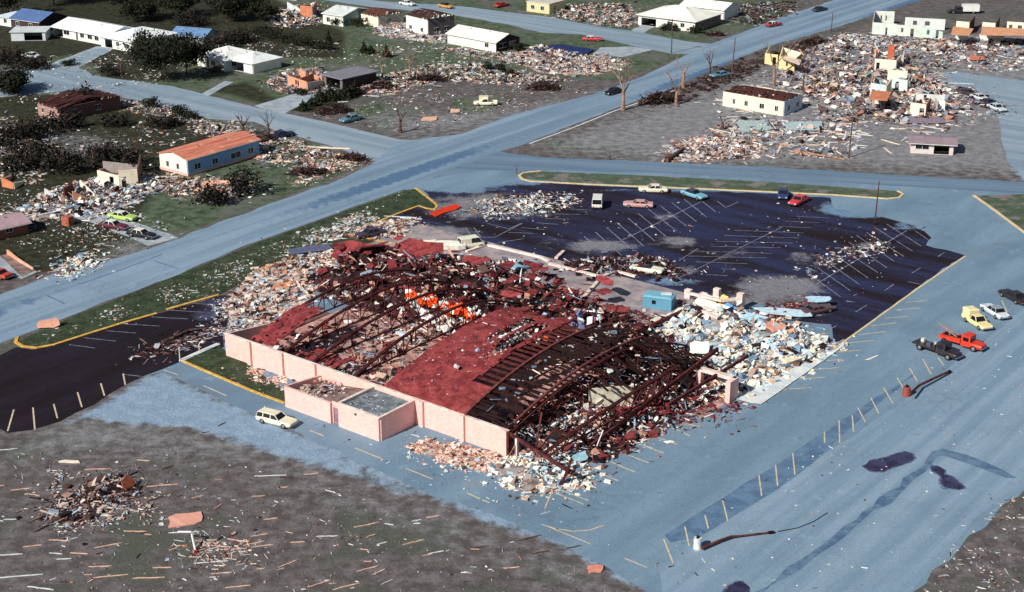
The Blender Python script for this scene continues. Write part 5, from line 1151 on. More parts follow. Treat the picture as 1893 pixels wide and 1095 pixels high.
rubble('white house wreck around the roofless ruin', [(40, 385), (80, 355), (150, 335), (260, 318), (310, 330), (270, 362), (210, 400), (120, 395), (70, 412)], 2800, 'white', (.3, 1.7), .8, plank=.45, mound=.4, moundcol=C(150, 134, 130))
rubble('wreck strip right of the roofless ruin along the lawn', [(260, 318), (330, 332), (440, 330), (480, 352), (420, 372), (340, 362), (270, 350)], 1700, 'house', (.25, 1.4), .5, plank=.45)
rubble('tumbled chimney stones and boards at the roadside', [(98, 512), (125, 480), (165, 466), (195, 485), (150, 502), (112, 514)], 420, 'block', (.35, 1.4), 1.1, plank=.35, mound=.5, moundcol=C(90, 70, 66))
rubble('splinters along the far kerb of the left street', [(200, 182), (290, 192), (390, 225), (440, 240), (420, 252), (330, 222), (240, 205)], 900, 'house', (.25, 1.2), .5, plank=.4)
rubble('scraps behind the salmon roofed house', [(340, 240), (400, 225), (470, 240), (560, 262), (640, 290), (560, 310), (470, 300), (470, 265)], 1400, 'house', (.25, 1.4), .4, plank=.5)
rubble('white specks on the dark lawn at the left edge', [(0, 215), (70, 235), (130, 290), (60, 345), (0, 340)], 700, 'pale', (.25, 1.3), .2, plank=.4, clumpy=8)
rubble('scraps at the road corner under the torn brush', [(560, 300), (620, 285), (680, 290), (650, 312), (590, 330), (540, 345)], 600, 'tan', (.25, 1.2), .3, plank=.5)
rubble('loose litter over the left lawns', [(0, 350), (240, 390), (330, 420), (280, 460), (100, 470), (0, 440)], 700, 'litter', (.15, .8), .05, plank=.4, clumpy=15)
rubble('loose litter over the middle lawns', [(460, 60), (640, 80), (950, 90), (960, 130), (700, 130), (520, 120), (380, 90)], 900, 'litter', (.15, .9), .08, plank=.4, clumpy=12)
rubble('loose litter over the vacant lot', [(560, 210), (720, 180), (960, 160), (1120, 160), (940, 205), (740, 250)], 520, 'litter', (.15, .8), .06, plank=.5, clumpy=12)
rubble('loose litter along the kerbed verge', [(40, 640), (240, 555), (480, 460), (760, 352), (640, 430), (400, 545)], 1200, 'litter', (.12, .7), .12, plank=.4, clumpy=12)
rubble('loose litter over the left back yards', [(0, 120), (120, 100), (420, 60), (480, 100), (300, 150), (100, 240), (300, 220), (440, 260), (280, 300), (0, 330)], 1200, 'litter', (.15, 1.1), .08, plank=.4, clumpy=14)
# field in the foreground
rubble('splintered heap in the bare field', [(75, 958), (110, 922), (175, 885), (245, 878), (262, 905), (215, 940), (130, 975)], 620, 'heap', (.2, 1.6), .55, plank=.7, mound=.3, moundcol=C(60, 44, 48))
rubble('white specks trailing from the splintered heap', [(90, 862), (150, 872), (240, 880), (300, 930), (310, 970), (220, 975), (100, 985)], 420, 'pale', (.12, .7), .15, plank=.5)
rubble('short splinters around the bent white pipe', [(315, 1008), (360, 1000), (460, 1000), (480, 1022), (380, 1042), (330, 1030)], 260, 'tan', (.15, .9), .15, plank=.7)
rubble('fine litter over the bare field', [(-40, 840), (300, 820), (700, 930), (1000, 1040), (1150, 1100), (-60, 1120)], 520, 'litter', (.08, .5), .03, plank=.7, clumpy=14)
rubble('fine litter over the right hand field corner', [(1690, 1095), (1780, 990), (1893, 890), (1960, 1000), (1900, 1110)], 220, 'litter', (.1, .5), .03, plank=.6, clumpy=14)
rubble('specks on the pale pavement', [(350, 690), (800, 860), (1100, 920), (1250, 990), (1700, 690), (1893, 560), (1893, 850), (1600, 1090), (1250, 1090), (800, 910)], 260, 'litter', (.1, .45), .03, plank=.3, clumpy=25)

# ================================================================== BIGGER LOOSE PIECES
def panel(name, label, cat, x, y, L, Wd, az, tilt, col, z=.25, th=.1, group=None, ragged=.18, mat=None, ribs=0, zref=0.0):
    p = at(x, y, zref); r = empty(name, (p.x, p.y, z + zref), 0); tag(r, label, cat, group)
    rot = Matrix.Rotation(az, 3, 'Z') @ Matrix.Rotation(tilt, 3, 'X')
    n_ = 10; pts = []
    for i in range(n_):
        t = i / n_ * 4; k = int(t); f = t - k
        q = [(-.5, -.5), (.5, -.5), (.5, .5), (-.5, .5)]; a, b = q[k], q[(k + 1) % 4]
        pts.append(((a[0] + (b[0] - a[0]) * f) * L * (1 + random.uniform(-ragged, ragged)), (a[1] + (b[1] - a[1]) * f) * Wd * (1 + random.uniform(-ragged, ragged)), 0))
    mb = MB(); mb.prism([(a, b, -th / 2) for a, b, c in pts], th)
    mb.v = [tuple(rot @ Vector(q)) for q in mb.v]
    mb.build('sheet', mat or patchy('loose_sheet', tuple(v * .8 for v in col), col, 1.2, grain=(4, .25)), r)
    for i in range(ribs):
        m2 = MB(); y_ = Wd * (-.3 + .6 * i / max(1, ribs - 1)); m2.bar((-L * .45, y_, th), (L * .45, y_, th), .1, .12); m2.v = [tuple(rot @ Vector(q)) for q in m2.v]; m2.build('rib', M['darklumber'], r)
    return r
panel('toppled_brickwork', 'salmon slab of toppled brickwork with ragged edge in the bare field', 'brickwork', 345, 962, 3.6, 2.7, R(10), R(1), C(206, 132, 108), .08, .14, ribs=0, mat=M['salmonbrick'])
panel('wood_panel', 'rust brown wooden panel propped on the splintered heap', 'panel', 238, 903, 2.0, 1.3, R(70), R(45), C(170, 96, 70), .8)
panel('roof_piece', 'maroon roof slab with cream insulation edge at the far left end of the store', 'roof piece', 652, 485, 7, 5, GRID, R(24), C(124, 58, 62), 1.8, .3, mat=M['redroof'])
panel('roof_piece', 'dark folded roof slab right of the maroon slab with cream edge', 'roof piece', 690, 485, 5, 4, R(20), R(-50), C(60, 34, 38), 1.6, .3)
panel('roof_piece', 'humped maroon roof sheet in the heap behind the trusses', 'roof piece', 775, 492, 7, 5.5, R(-10), R(20), C(120, 56, 60), 2.6, .2, mat=M['redroof'])
panel('roof_piece', 'small maroon sheet with torn rafters by the far heap', 'roof piece', 878, 508, 4.5, 2.2, R(-25), R(15), C(130, 52, 56), 2.4, .12, mat=M['redroof'])
panel('roof_piece', 'crossed maroon strips on top of the far heap', 'roof piece', 935, 518, 4.5, 1.6, R(60), R(10), C(130, 52, 56), 2.3, .12, mat=M['redroof'])
panel('roof_piece', 'narrow maroon strip standing up from the far heap', 'roof piece', 982, 540, 3.6, .9, R(50), R(40), C(140, 60, 58), 1.9, .12, mat=M['redroof'])
panel('roof_piece', 'maroon sheet at the edge of the blue grey slab by the blue shed', 'roof piece', 1130, 580, 5, 1.6, R(-15), R(10), C(140, 62, 58), .8, .12, mat=M['redroof'])
panel('roof_piece', 'maroon scrap lying before the cream inner wall', 'roof piece', 1165, 775, 3.6, 2.0, R(-20), R(25), C(130, 52, 56), .8, .12, mat=M['redroof'])
panel('roof_piece', 'short maroon scrap at the foot of the fallen end beam', 'roof piece', 1282, 742, 3.4, .9, R(-15), R(6), C(120, 60, 66), .3, .1, mat=M['redroof'])
for k_ in range(34):
    x_, y_ = random.choice(((random.uniform(620, 800), random.uniform(462, 500)), (random.uniform(760, 1010), random.uniform(490, 545)), (random.uniform(900, 1120), random.uniform(520, 580))))
    panel('roof_scrap', 'torn maroon roofing scrap lying in the wreckage along the far side of the store', 'roof scrap', x_, y_, random.uniform(1.2, 3.6), random.uniform(.6, 2.2), random.uniform(0, 6.28), R(random.gauss(0, 22)), C(130, 54, 56), random.uniform(1.6, 3.2), .1, 'maroon roofing scraps in the far wreckage', mat=M['redroof'])
panel('wall_panel', 'tilted white panel under the broken back lintel', 'wall panel', 1305, 572, 3.2, 2.2, R(-35), R(30), C(236, 230, 214), 1.4)
panel('wall_panel', 'long white panel leaning on the block heap beside the bright blue board', 'wall panel', 1322, 588, 4.6, 1.8, R(-35), R(25), C(238, 232, 218), 1.6)
panel('painted_board', 'board painted bright blue and yellow standing in the block heap', 'board', 1345, 592, 2.6, 2.4, R(-50), R(62), C(90, 160, 220), 1.2)
panel('painted_board', 'yellow board leaning beside the bright blue board', 'board', 1336, 578, 1.4, 1.8, R(-50), R(62), C(236, 200, 120), 1.9)
panel('wall_panel', 'large cream slab at the foot of the block heap by the white walk', 'wall panel', 1462, 668, 4.2, 2.6, R(35), R(12), C(240, 226, 196), .8, .35)
panel('wall_panel', 'light blue sheet lying along the top of the block heap', 'wall panel', 1450, 584, 8.5, 1.8, R(-14), R(8), C(190, 214, 228), .6, .12)
panel('wall_panel', 'pale blue sheet sliding down the middle of the block heap', 'wall panel', 1388, 606, 4.6, 1.8, R(-35), R(14), C(170, 206, 222), 1.7, .12)
panel('wall_panel', 'salmon slab among white blocks near the top of the heap', 'wall panel', 1432, 622, 2.6, 2.2, R(30), R(14), C(226, 160, 140), 1.6, .3)
panel('wall_panel', 'white sheet leaning near the lintel of the end bay', 'wall panel', 1292, 662, 2.6, 2.0, R(-10), R(40), C(238, 236, 228), 1.5)
panel('wall_panel', 'white roll of sheeting below the cream inner wall', 'wall panel', 1085, 790, 2.6, 1.6, R(60), R(50), C(190, 204, 214), .9)
panel('wall_panel', 'light blue door lying in the cream lumps at the store corner', 'door panel', 1072, 858, 2.4, 1.2, R(40), R(35), C(170, 214, 232), .9)
panel('insulation_roll', 'white bundle behind the left end of the back footing', 'bundle', 790, 462, 3.0, 1.8, R(10), R(20), C(240, 234, 214), .8, .8)
panel('insulation_roll', 'long white bundle along the back footing near the white van', 'bundle', 831, 462, 5.0, 1.8, R(-5), R(10), C(238, 236, 224), .8, .8)
panel('fallen_sign', 'orange red sign panel lying on the dusty end of the sealed lot', 'sign panel', 822, 393, 6.6, 1.4, R(48), R(18), C(222, 62, 34), .35, .2)
panel('fallen_sign', 'salmon board standing at the tip of the kerbed verge', 'sign panel', 90, 606, 2.8, 1.3, R(15), R(60), C(226, 168, 146), .7, .15)
panel('wall_panel', 'tan plywood sheet lying flat in the vacant lot', 'plywood', 794, 221, 3.2, 3.0, R(0), R(2), C(226, 180, 152), .15)
panel('wall_panel', 'small tan plywood sheet near the white pickup in the vacant lot', 'plywood', 842, 206, 2.2, 2.6, R(5), R(3), C(226, 186, 166), .15)
panel('wall_panel', 'salmon roof sheet on the wreck strip left of the main road', 'roof sheet', 400, 348, 6.0, 5.0, R(-5), R(5), C(226, 170, 146), .5, .1)
panel('wall_panel', 'pale aqua roof sheet lying before the stripped cream house', 'roof sheet', 1390, 236, 7, 7, R(5), R(4), C(170, 190, 190), .4, .1)
panel('wall_panel', 'second pale aqua sheet right of the bigger aqua sheet', 'roof sheet', 1486, 236, 7.6, 6, R(-4), R(3), C(172, 192, 196), .35, .1)
panel('wall_panel', 'lilac grey sheet above the lavender roofed shed', 'roof sheet', 1706, 226, 9, 4.5, R(-6), R(4), C(140, 128, 142), .5, .1)
panel('pool_cover', 'deep blue tarpaulin sheet beside the white and salmon wreck', 'tarpaulin', 1042, 95, 13.5, 9.5, R(-36), R(2), C(34, 50, 100), .3, .06, ragged=.06)
panel('brick_stump', 'short red brick stump on the lawn at the left edge', 'brick stump', 126, 416, 1.6, 1.4, GRID, R(0), C(186, 110, 92), .8, 1.6, ragged=.05, mat=M['redbrick'])
panel('wall_panel', 'orange scrap on the pavement edge at the bottom of the field', 'scrap', 1100, 1054, 1.7, 1.2, R(8), R(8), C(214, 140, 122), .15)
panel('wall_panel', 'tan door lying among the flattened litter left of the store', 'door panel', 524, 532, 3.0, 1.6, R(10), R(10), C(206, 142, 108), .3)
panel('roof_piece', 'slate blue gutter sheet at the far left end of the store', 'roof piece', 575, 468, 6.5, 1.5, R(20), R(25), C(90, 96, 124), .7, .12)
panel('wall_panel', 'white cardboard sheet lying by the lone dash in the vacant field', 'board', 128, 855, 2.4, .5, R(-4), R(5), C(236, 226, 206), .1)
panel('wall_panel', 'rust coloured sheet in the centre of the right field', 'panel', 1806, 112, 4.0, 2.4, R(0), R(14), C(190, 120, 90), .6)
panel('roof_piece', 'pale blue sheet lying on the blue car wreck by the block heap', 'panel', 1512, 568, 3.4, 1.3, R(-4), R(20), C(170, 200, 224), 1.3)

# planks one can pick out in the field
GP = 'boards strewn over the bare field'
def plank(x, y, L, az, col, label, group, w=.16, th=.06, name='plank'):
    p = at(x, y); mb = MB()
    k = 5; pts = [Vector((L * (i / k - .5), random.gauss(0, .03), 0)) for i in range(k + 1)]
    for a, b in zip(pts, pts[1:]): pass
    wd = [w * random.uniform(.7, 1.1) for _ in pts]; wd[0] *= .5; wd[-1] *= .4
    mb.loft([[q + Vector((0, -ww / 2, 0)), q + Vector((0, ww / 2, 0)), q + Vector((0, ww / 2, th)), q + Vector((0, -ww / 2, th))] for q, ww in zip(pts, wd)])
    o = mb.build(name, PLANKM[col]); o.location = (p.x, p.y, .02); o.rotation_euler = (0, random.uniform(-.02, 0), az)
    return tag(o, label, 'plank', group)
PLANKM = {'tan': patchy('tan_plank', C(200, 156, 140), C(226, 188, 172), 2, grain=(5, .2)), 'white': patchy('white_plank', C(190, 202, 214), C(226, 226, 222), 2, grain=(5, .15)), 'dark': M['darklumber'], 'cream': patchy('cream_plank', C(220, 200, 176), C(238, 222, 200), 2, grain=(5, .15))}
PL = {'tan': 'splintered tan board lying on the bare field in the foreground', 'white': 'bleached white board lying on the bare field in the foreground', 'dark': 'dark weathered board lying on the bare field in the foreground'}
EX = [(10, 832, 2.9, 12, 'white'), (20, 961, 1.6, 3, 'white'), (265, 852, 1.6, -10, 'tan'), (180, 868, 3.0, 4, 'tan'), (300, 898, 3.6, 8, 'tan'), (200, 1009, 3.0, 22, 'tan'), (146, 1024, 2.0, -8, 'tan'), (118, 1034, 1.6, 2, 'white'), (35, 1066, 5.0, 8, 'white'), (185, 1048, 2.4, 4, 'tan'), (205, 1066, 3.6, 10, 'tan'),
      (275, 1069, 3.4, 2, 'tan'), (150, 934, 3.4, 34, 'tan'), (135, 952, 2.2, 20, 'white'), (75, 1088, 3, -14, 'white'), (20, 1026, 2.6, 4, 'white'), (250, 983, 2.6, -3, 'tan'), (500, 880, 3.8, 4, 'white'), (575, 877, 1.8, 8, 'tan'), (530, 884, 1.6, -6, 'dark'), (678, 971, 3.0, 22, 'tan'), (765, 1003, 2.6, 26, 'tan'), (706, 1005, 1.2, 28, 'white'),
      (806, 1022, 1.8, 22, 'white'), (532, 1043, 2.4, 38, 'tan'), (680, 1052, 2.4, 26, 'tan'), (640, 1085, 3.0, 26, 'tan'), (590, 1080, 2.6, 30, 'tan'), (770, 963, 1.2, 20, 'white'), (800, 956, 1.6, 14, 'tan'), (550, 1003, 1.6, 2, 'tan'), (605, 992, 2.4, 4, 'white'), (500, 960, 1.6, 12, 'tan'), (480, 990, 2.0, 20, 'tan'), (485, 1010, 2.4, 14, 'tan'),
      (980, 995, 2.8, 26, 'dark'), (1000, 1022, 2.0, 18, 'dark'), (945, 1050, 1.8, 6, 'tan'), (890, 1012, 1.8, 20, 'dark'), (400, 1010, 3.2, -12, 'tan'), (440, 1000, 2.6, -18, 'tan'), (430, 1016, 3.0, 6, 'tan'), (390, 1040, 3.6, 8, 'white'), (470, 1005, 2.4, 24, 'tan'), (410, 1060, 2.2, 6, 'tan'), (440, 1085, 2.6, 10, 'tan'), (1060, 1012, 1.8, 22, 'dark'),
      (340, 985, 3.4, 4, 'white'), (300, 1050, 2.0, 2, 'tan'), (60, 1010, 2.0, 12, 'tan'), (110, 1000, 2.4, -6, 'tan'), (310, 865, 1.6, 40, 'dark'), (40, 905, 2.4, 14, 'tan'), (380, 800, .9, 20, 'dark'), (410, 785, 1.4, 55, 'dark')]
for x, y, L, a, c in EX: plank(x, y, L, R(a), c, PL[c], GP)
for _ in range(46):
    x, y = random.uniform(-10, 1080), random.uniform(850, 1092)
    if random.random() < .6: cx_, cy_ = random.choice(((110, 960), (150, 1040), (400, 1015), (560, 885), (640, 1060), (60, 900))); x, y = random.gauss(cx_, 70), random.gauss(cy_, 22)
    if y > 1092: continue
    if y < 830 + max(0, x - 420) * .34 + 10: continue
    c = random.choice(('tan', 'tan', 'tan', 'white', 'dark')); plank(x, y, random.uniform(.5, 1.7), R(random.gauss(16, 32)), c, PL[c], GP, random.uniform(.08, .17))
GQ = 'long boards lying among the flattened houses'
for _ in range(60):
    x, y = random.uniform(1320, 1800), random.uniform(150, 285)
    plank(x, y, random.uniform(2.5, 6), R(random.gauss(-5, 35)), random.choice(('white', 'cream')), 'long pale board lying among the flattened houses of the right field', GQ, random.uniform(.25, .5), .1)
for x, y, L, a in ((590, 274, 13, -10), (560, 278, 9, -6), (520, 300, 4, -4)):
    plank(x, y, L, R(a), 'cream', 'long pale beam lying on the grass by the road corner', 'pale beams at the road corner', .4, .25)
for x, y, L, a in ((686, 178, 4.0, -12), (620, 206, 3.4, 62), (634, 189, 2.4, 10)):
    plank(x, y, L, R(a), 'white', 'white board by the conifer row at the vacant lot', 'white boards by the conifer row', .4, .1)
for x, y, L, a in ((740, 402, 6, -10), (760, 405, 4, -12)):
    plank(x, y, L, R(a), 'white', 'white gutter strip lying across the yellow kerb', 'white strips across the yellow kerb', .35, .12)
for x, y, L, a in ((100, 390, 11, 42), (94, 396, 9, 40), (240, 380, 6, 44)):
    plank(x, y, L, R(a), 'white', 'long white gutter in the wreck around the roofless ruin', 'white gutters by the roofless ruin', .5, .3)
# bent white pipe
p = at(352, 1010); r = empty('bent_pipe', p); tag(r, 'bent white pipe standing out of the splinters in the field', 'pipe')
mb = MB(); q0 = at(362, 1022) - p; q1 = Vector((0, 0, 1.5)) + (at(356, 1006) - p); q2 = at(331, 998) - p + Vector((0, 0, 1.0)); mb.tube([q0, q1 + Vector((0, 0, -.3)), q1, q1 * .8 + q2 * .2, q2], .11, 8); mb.build('tube', M['walk'], r)
mb = MB(); mb.tube([q0 + Vector((0, 0, -.1)), q0 + Vector((0, 0, .25))], .24, 10); mb.build('flange', paint(C(150, 40, 40)), r)
# orange goods on the store floor
def goods(label, x, y, z, n, spread, cols, name='goods_stack', size=(.35, .8)):
    p = at(x, y, z); r = empty(name, (p.x, p.y, z)); tag(r, label, 'goods')
    for cname, col, k in cols:
        m_ = int(n * k); xy = RNG.normal(0, 1, (m_, 2)) * spread
        g = boxes_mesh(cname, np.stack([xy[:, 0] * math.cos(GRID) - xy[:, 1] * math.sin(GRID), xy[:, 0] * math.sin(GRID) + xy[:, 1] * math.cos(GRID), RNG.uniform(.1, .9, m_)], 1), RNG.uniform(size[0], size[1], (m_, 3)), RNG.uniform(0, 3, m_), RNG.normal(0, .5, m_), RNG.normal(0, .5, m_),
                       np.array(col)[None] * RNG.uniform(.75, 1.2, (m_, 1)), None, None, kind='stuff', parent=r)
    return r
ORG = C(236, 82, 24); 
goods('bright orange heap of goods lying farther from the front wall', 785, 560, 2.3, 60, (1.45, .6), (('orange_bundle', ORG, 1), ('white_carton', C(226, 226, 224), .4)))
goods('bright orange heap of goods lying nearer the maroon roof', 845, 578, 2.2, 60, (1.45, .6), (('orange_bundle', ORG, 1), ('white_carton', C(226, 226, 224), .5)))
goods('orange goods showing through the hole in the maroon roof', 970, 622, 4.6, 34, (1.3, .9), (('orange_bundle', C(232, 104, 40), 1), ('white_carton', C(226, 226, 224), .9)))
goods('small orange scraps on the slope of the maroon roof', 908, 600, 4.9, 12, (.9, .4), (('orange_bundle', ORG, 1), ('white_carton', C(226, 226, 224), .6)))
goods('white cartons caught on the torn strips of the maroon roof', 935, 634, 5.3, 60, (.7, 4.0), (('white_carton', C(230, 230, 228), 1), ('blue_carton', C(150, 176, 204), .2)), size=(.3, .6))
goods('white cartons on the store floor below the orange heaps', 815, 592, .4, 90, (4.0, 1.6), (('white_carton', C(230, 230, 228), 1), ('pink_carton', C(214, 160, 146), .3)))
goods('white and blue sheets caught under the dark roof edge', 1085, 600, 6.0, 12, (1.4, 2.0), (('white_sheet', C(216, 226, 236), .6), ('blue_sheet', C(110, 126, 176), .5)), size=(.2, 1.1))
# blue shed box on the slab
p = at(1188, 570); r = empty('storage_box', p, R(-20)); tag(r, 'teal blue metal cabinet standing on the pale slab behind the store', 'cabinet')
mb = MB(); mb.box(0, 4.4, 0, 2.8, .12, 1.9); mb.build('body', paint(C(92, 150, 178), .5), r)
mb = MB(); mb.hexa([(-.1, -.1, 1.9), (4.5, -.1, 1.9), (4.5, 2.9, 1.9), (-.1, 2.9, 1.9), (.3, .3, 2.1), (4.1, .3, 2.1), (4.1, 2.5, 2.1), (.3, 2.5, 2.1)]); mb.build('lid', paint(C(120, 178, 200), .5), r)
mb = MB(); mb.box(1.4, 2.0, -.03, .01, .9, 1.5); mb.build('vent', M['black'], r)
mb = MB(); mb.obox((3.2, 1.6, 2.2), (1.6, .8, .12), Matrix.Rotation(.2, 3, 'Z')); mb.build('loose_lid', M['walk'], r)
mb = MB(); mb.box(.1, 4.3, .1, 2.7, 0, .12); mb.build('base', M['black'], r)

# ================================================================== POLES, POSTS
p = at(1613, 462); r = empty('light_pole', p); tag(r, 'tall lot light pole still standing on its pale base in the dark lot', 'light pole')
mb = MB(); mb.tube([(0, 0, .8), (0.0, 0, 6), (.1, 0, 11.9)], [.14, .11, .08], 10); po = mb.build('post', M['truss'], r)
mb = MB(); mb.tube([(0, 0, 0), (0, 0, .85)], [.36, .34], 14); mb.build('base', M['coping'], r)
mb = MB(); mb.tube([(.1, 0, 11.8), (.1, 0, 12.0)], [.16, .2], 8); mb.build('cap', M['rimsteel'], po)
mb = MB(); mb.bar((-.1, -.2, 4.6), (.5, -.1, 4.6), .3, .3); mb.build('junction_box', M['black'], po)
mb = MB(); mb.bar((-.3, 0, 3.0), (.1, 0, 3.0), .3, .3); mb.build('clamp', M['coping'], po)
def fallen_pole(label, x, y, pts, basecol, polecol, bh=1.3, br=.42, cable=None):
    p = at(x, y); r = empty('fallen_light_pole', p); tag(r, label, 'light pole')
    mb = MB(); mb.tube([(0, 0, -.05), (0, 0, bh)], [br * 1.05, br], 16); b_ = mb.build('base', basecol, r)
    mb = MB(); mb.tube([(0, 0, bh), (0, 0, bh + .28)], [br * .45, br * .3], 8); mb.build('anchor', M['black'], b_)
    P = [at(a, b, z) - p for a, b, z in pts]
    mb = MB(); mb.tube(P, [.15, .17, .14] + [.1] * (len(P) - 3) if len(P) > 3 else .17, 8); mb.build('post', polecol, r)
    mb = MB(); mb.bar(P[-1], P[-1] + (P[-1] - P[-2]).normalized() * .7, .35, .2); mb.build('lamp_head', M['black'], r)
    if cable:
        mb = MB(); mb.tube([at(a, b, .06) - p for a, b in cable], .05, 5); mb.build('cable', M['black'], r)
    return r
RB = patchy('rusted_pole', C(70, 36, 34), C(104, 56, 50), 1.5, grain=(4, .25))
fallen_pole('fallen light pole snapped from its white round base on the pale lot', 1289, 1014, [(1297, 1014, .4), (1330, 1000, .35), (1352, 992, .4), (1366, 991, .3), (1420, 985, .2)], M['walk'], RB, cable=[(1438, 983), (1475, 976), (1505, 964), (1530, 948)])
fallen_pole('fallen light pole with rust red round base by the yellow stall lines', 1675, 732, [(1682, 728, 1.2), (1700, 712, .8), (1752, 688, .4)], paint(C(150, 70, 58), .7), RB, 1.3, .5)
p = at(333, 668); r = empty('bollard_post', p); tag(r, 'slim pale post at the corner of the white kerb', 'post')
mb = MB(); mb.tube([(0, 0, 0), (0, 0, 2.1)], [.09, .07], 8); mb.build('post', M['coping'], r); mb = MB(); mb.tube([(0, 0, 0), (0, 0, .12)], [.16, .14], 8); mb.build('foot', M['coping'], r)
p = at(369, 652); r = empty('standpipe', p); tag(r, 'pale standpipe with bent white head behind the white kerb', 'pipe')
mb = MB(); mb.tube([(0, 0, 0), (0, 0, 1.2), (.15, 0, 1.5), (.5, .1, 1.6)], [.08, .08, .1, .16], 8); mb.build('tube', M['coping'], r); mb = MB(); mb.tube([(.5, .1, 1.5), (.62, .12, 1.75)], [.26, .2], 8); mb.build('head', M['walk'], r)
p = at(272, 650); r = empty('fallen_tree', p); tag(r, 'long dark trunk lying across the side lot', 'fallen tree')
P = [at(x, y, z) - p for x, y, z in ((300, 633, .3), (320, 625, .35), (350, 611, .3), (385, 606, .25))]; mb = MB(); mb.tube(P, [.3, .26, .22, .12], 8); mb.build('log', M['bark'], r); mb = MB(); mb.tube([P[1], P[1] + Vector((.8, .5, .9))], [.12, .05], 6); mb.build('branch', M['bark'], r)
utility_pole(1241, 99, 9.0, 'utility pole with two crossarms at the far street corner', 2)
utility_pole(869, 121, 4.6, 'short broken utility pole behind the wreck line of the vacant lot', 0)
utility_pole(1352, 143, 9.6, 'tall thin utility pole beside the main road dip', 0, .05)
utility_pole(1569, 292, 9.6, 'brown utility pole before the splinters at the side street', 1, .02)
utility_pole(1567, 142, 5.6, 'broken utility pole among the flattened houses', 0)
utility_pole(1536, 60, 5.4, 'short utility pole by the main road near the motel ruin', 0, .03)
utility_pole(1386, 45, 7, 'utility pole behind the corner lot house', 1)
utility_pole(1127, 296, 1.4, 'stub of a broken pole at the side street edge', 0)
# fallen timbers at the side street and light coloured post in the right field
p = at(1232, 298); r = empty('fallen_tree', p); tag(r, 'thick brown trunk lying at the side street edge', 'fallen tree')
mb = MB(); mb.tube([at(1232, 297, .4) - p, at(1250, 284, .5) - p, at(1264, 274, .5) - p], [.45, .4, .25], 9); mb.build('log', M['bark'], r); mb = MB(); mb.tube([at(1250, 284, .5) - p, at(1256, 277, 1.6) - p], [.2, .06], 6); mb.build('branch', M['bark'], r)
p = at(1480, 283); r = empty('fallen_pole', p); tag(r, 'long reddish pole lying along the side street before the splinters', 'pole')
mb = MB(); mb.tube([at(1475, 282, .3) - p, at(1520, 288, .25) - p, at(1562, 295, .2) - p], [.3, .26, .2], 8); mb.build('post', M['lumber'], r); mb = MB(); mb.bar(at(1480, 280, .4) - p, at(1484, 287, .4) - p, .2, .2); mb.build('crossarm', M['darklumber'], r)

# ================================================================== VEHICLES
car(478, 768, 545, 785, C(238, 232, 206), 'cream station wagon parked beside the pink annex', 'wagon', z=.5)
car(667, 215, 630, 224, C(92, 136, 150), 'teal sedan parked on the grass at the edge of the vacant lot')
car(925, 190, 870, 190, C(238, 230, 206), 'white pickup with a cream box on its bed in the vacant lot', 'pickup', cat='pickup')
car(1148, 165, 1120, 173, C(22, 22, 28), 'black car driving on the main road by the tall bare tree', name='car', cat='car')
car(1413, 48, 1447, 42, C(176, 44, 52), 'red sedan with white roof driving at the top of the main road', top=C(226, 226, 220), name='car')
car(1505, 19, 1526, 15, C(44, 50, 66), 'dark sedan far up the main road near the top edge', name='car')
car(918, 11, 936, 7, C(190, 50, 48), 'red car in front of black wreckage on the far street', name='car', crush=.05)
car(1076, 71, 1114, 72, C(196, 54, 62), 'red and white wrecked car on the grass by the blue tarpaulin', top=C(226, 222, 216), name='wrecked_car', crush=.08)
car(199, 396, 254, 404, C(180, 214, 110), 'lime green sedan with white roof parked on the left driveway', top=C(232, 232, 214))
car(184, 412, 236, 421, C(96, 34, 52), 'maroon sedan with white roof parked next to the lime green sedan', top=C(232, 232, 224))
car(233, 427, 291, 438, C(26, 24, 36), 'black sedan with white roof parked nearest the main road on the driveway', top=C(236, 230, 216))
car(472, 262, 505, 246, C(40, 40, 62), 'dark blue car under torn branches beside the salmon roofed house', crush=.04)
car(508, 252, 536, 246, C(34, 42, 80), 'navy car parked right of the other dark blue car by the street')
car(1103, 384, 1106, 362, C(232, 228, 220), 'white topped dark van standing crosswise in the sealed lot', 'van', cat='van', z=.9, L=5.0)
car(1234, 350, 1181, 349, C(240, 232, 206), 'cream sedan parked along the yellow kerb of the sealed lot')
car(1204, 378, 1156, 376, C(206, 160, 156), 'pink wrecked sedan with white scraps on it in the sealed lot', name='wrecked_car', crush=.07)
car(1264, 353, 1302, 365, C(120, 176, 200), 'light blue car parked right of the cream sedan', top=C(60, 70, 90))
car(1448, 351, 1447, 367, C(48, 62, 110), 'navy car seen from behind next to the red car', L=4.8)
car(1492, 363, 1462, 378, C(206, 64, 70), 'bright red car parked beside the navy car in the sealed lot')
car(1166, 493, 1226, 501, C(240, 234, 212), 'white convertible with maroon interior behind the store', 'convertible')
car(858, 451, 883, 447, C(236, 232, 214), 'white roofed van standing behind the back footing', 'van', cat='van', z=.9, L=4.6)
car(1494, 575, 1528, 568, C(96, 70, 76), 'crushed dark car under a pale blue sheet beside the block heap', name='wrecked_car', crush=.08)
car(1860, 588, 1818, 562, C(214, 222, 226), 'white patrol car with dark roof at the right of the pale lot', top=C(150, 160, 170))
car(1897, 560, 1852, 536, C(44, 36, 42), 'dark car partly cut by the right edge', L=5.6)
car(1788, 583, 1826, 606, C(238, 222, 166), 'cream pickup with a square cream camper box parked left of the patrol car', 'pickup', cat='pickup', L=5.4)
p = (at(1788, 583, .6) + at(1826, 606, .6)) / 2; q = at(1826, 606, .6) - at(1788, 583, .6); mb = MB()
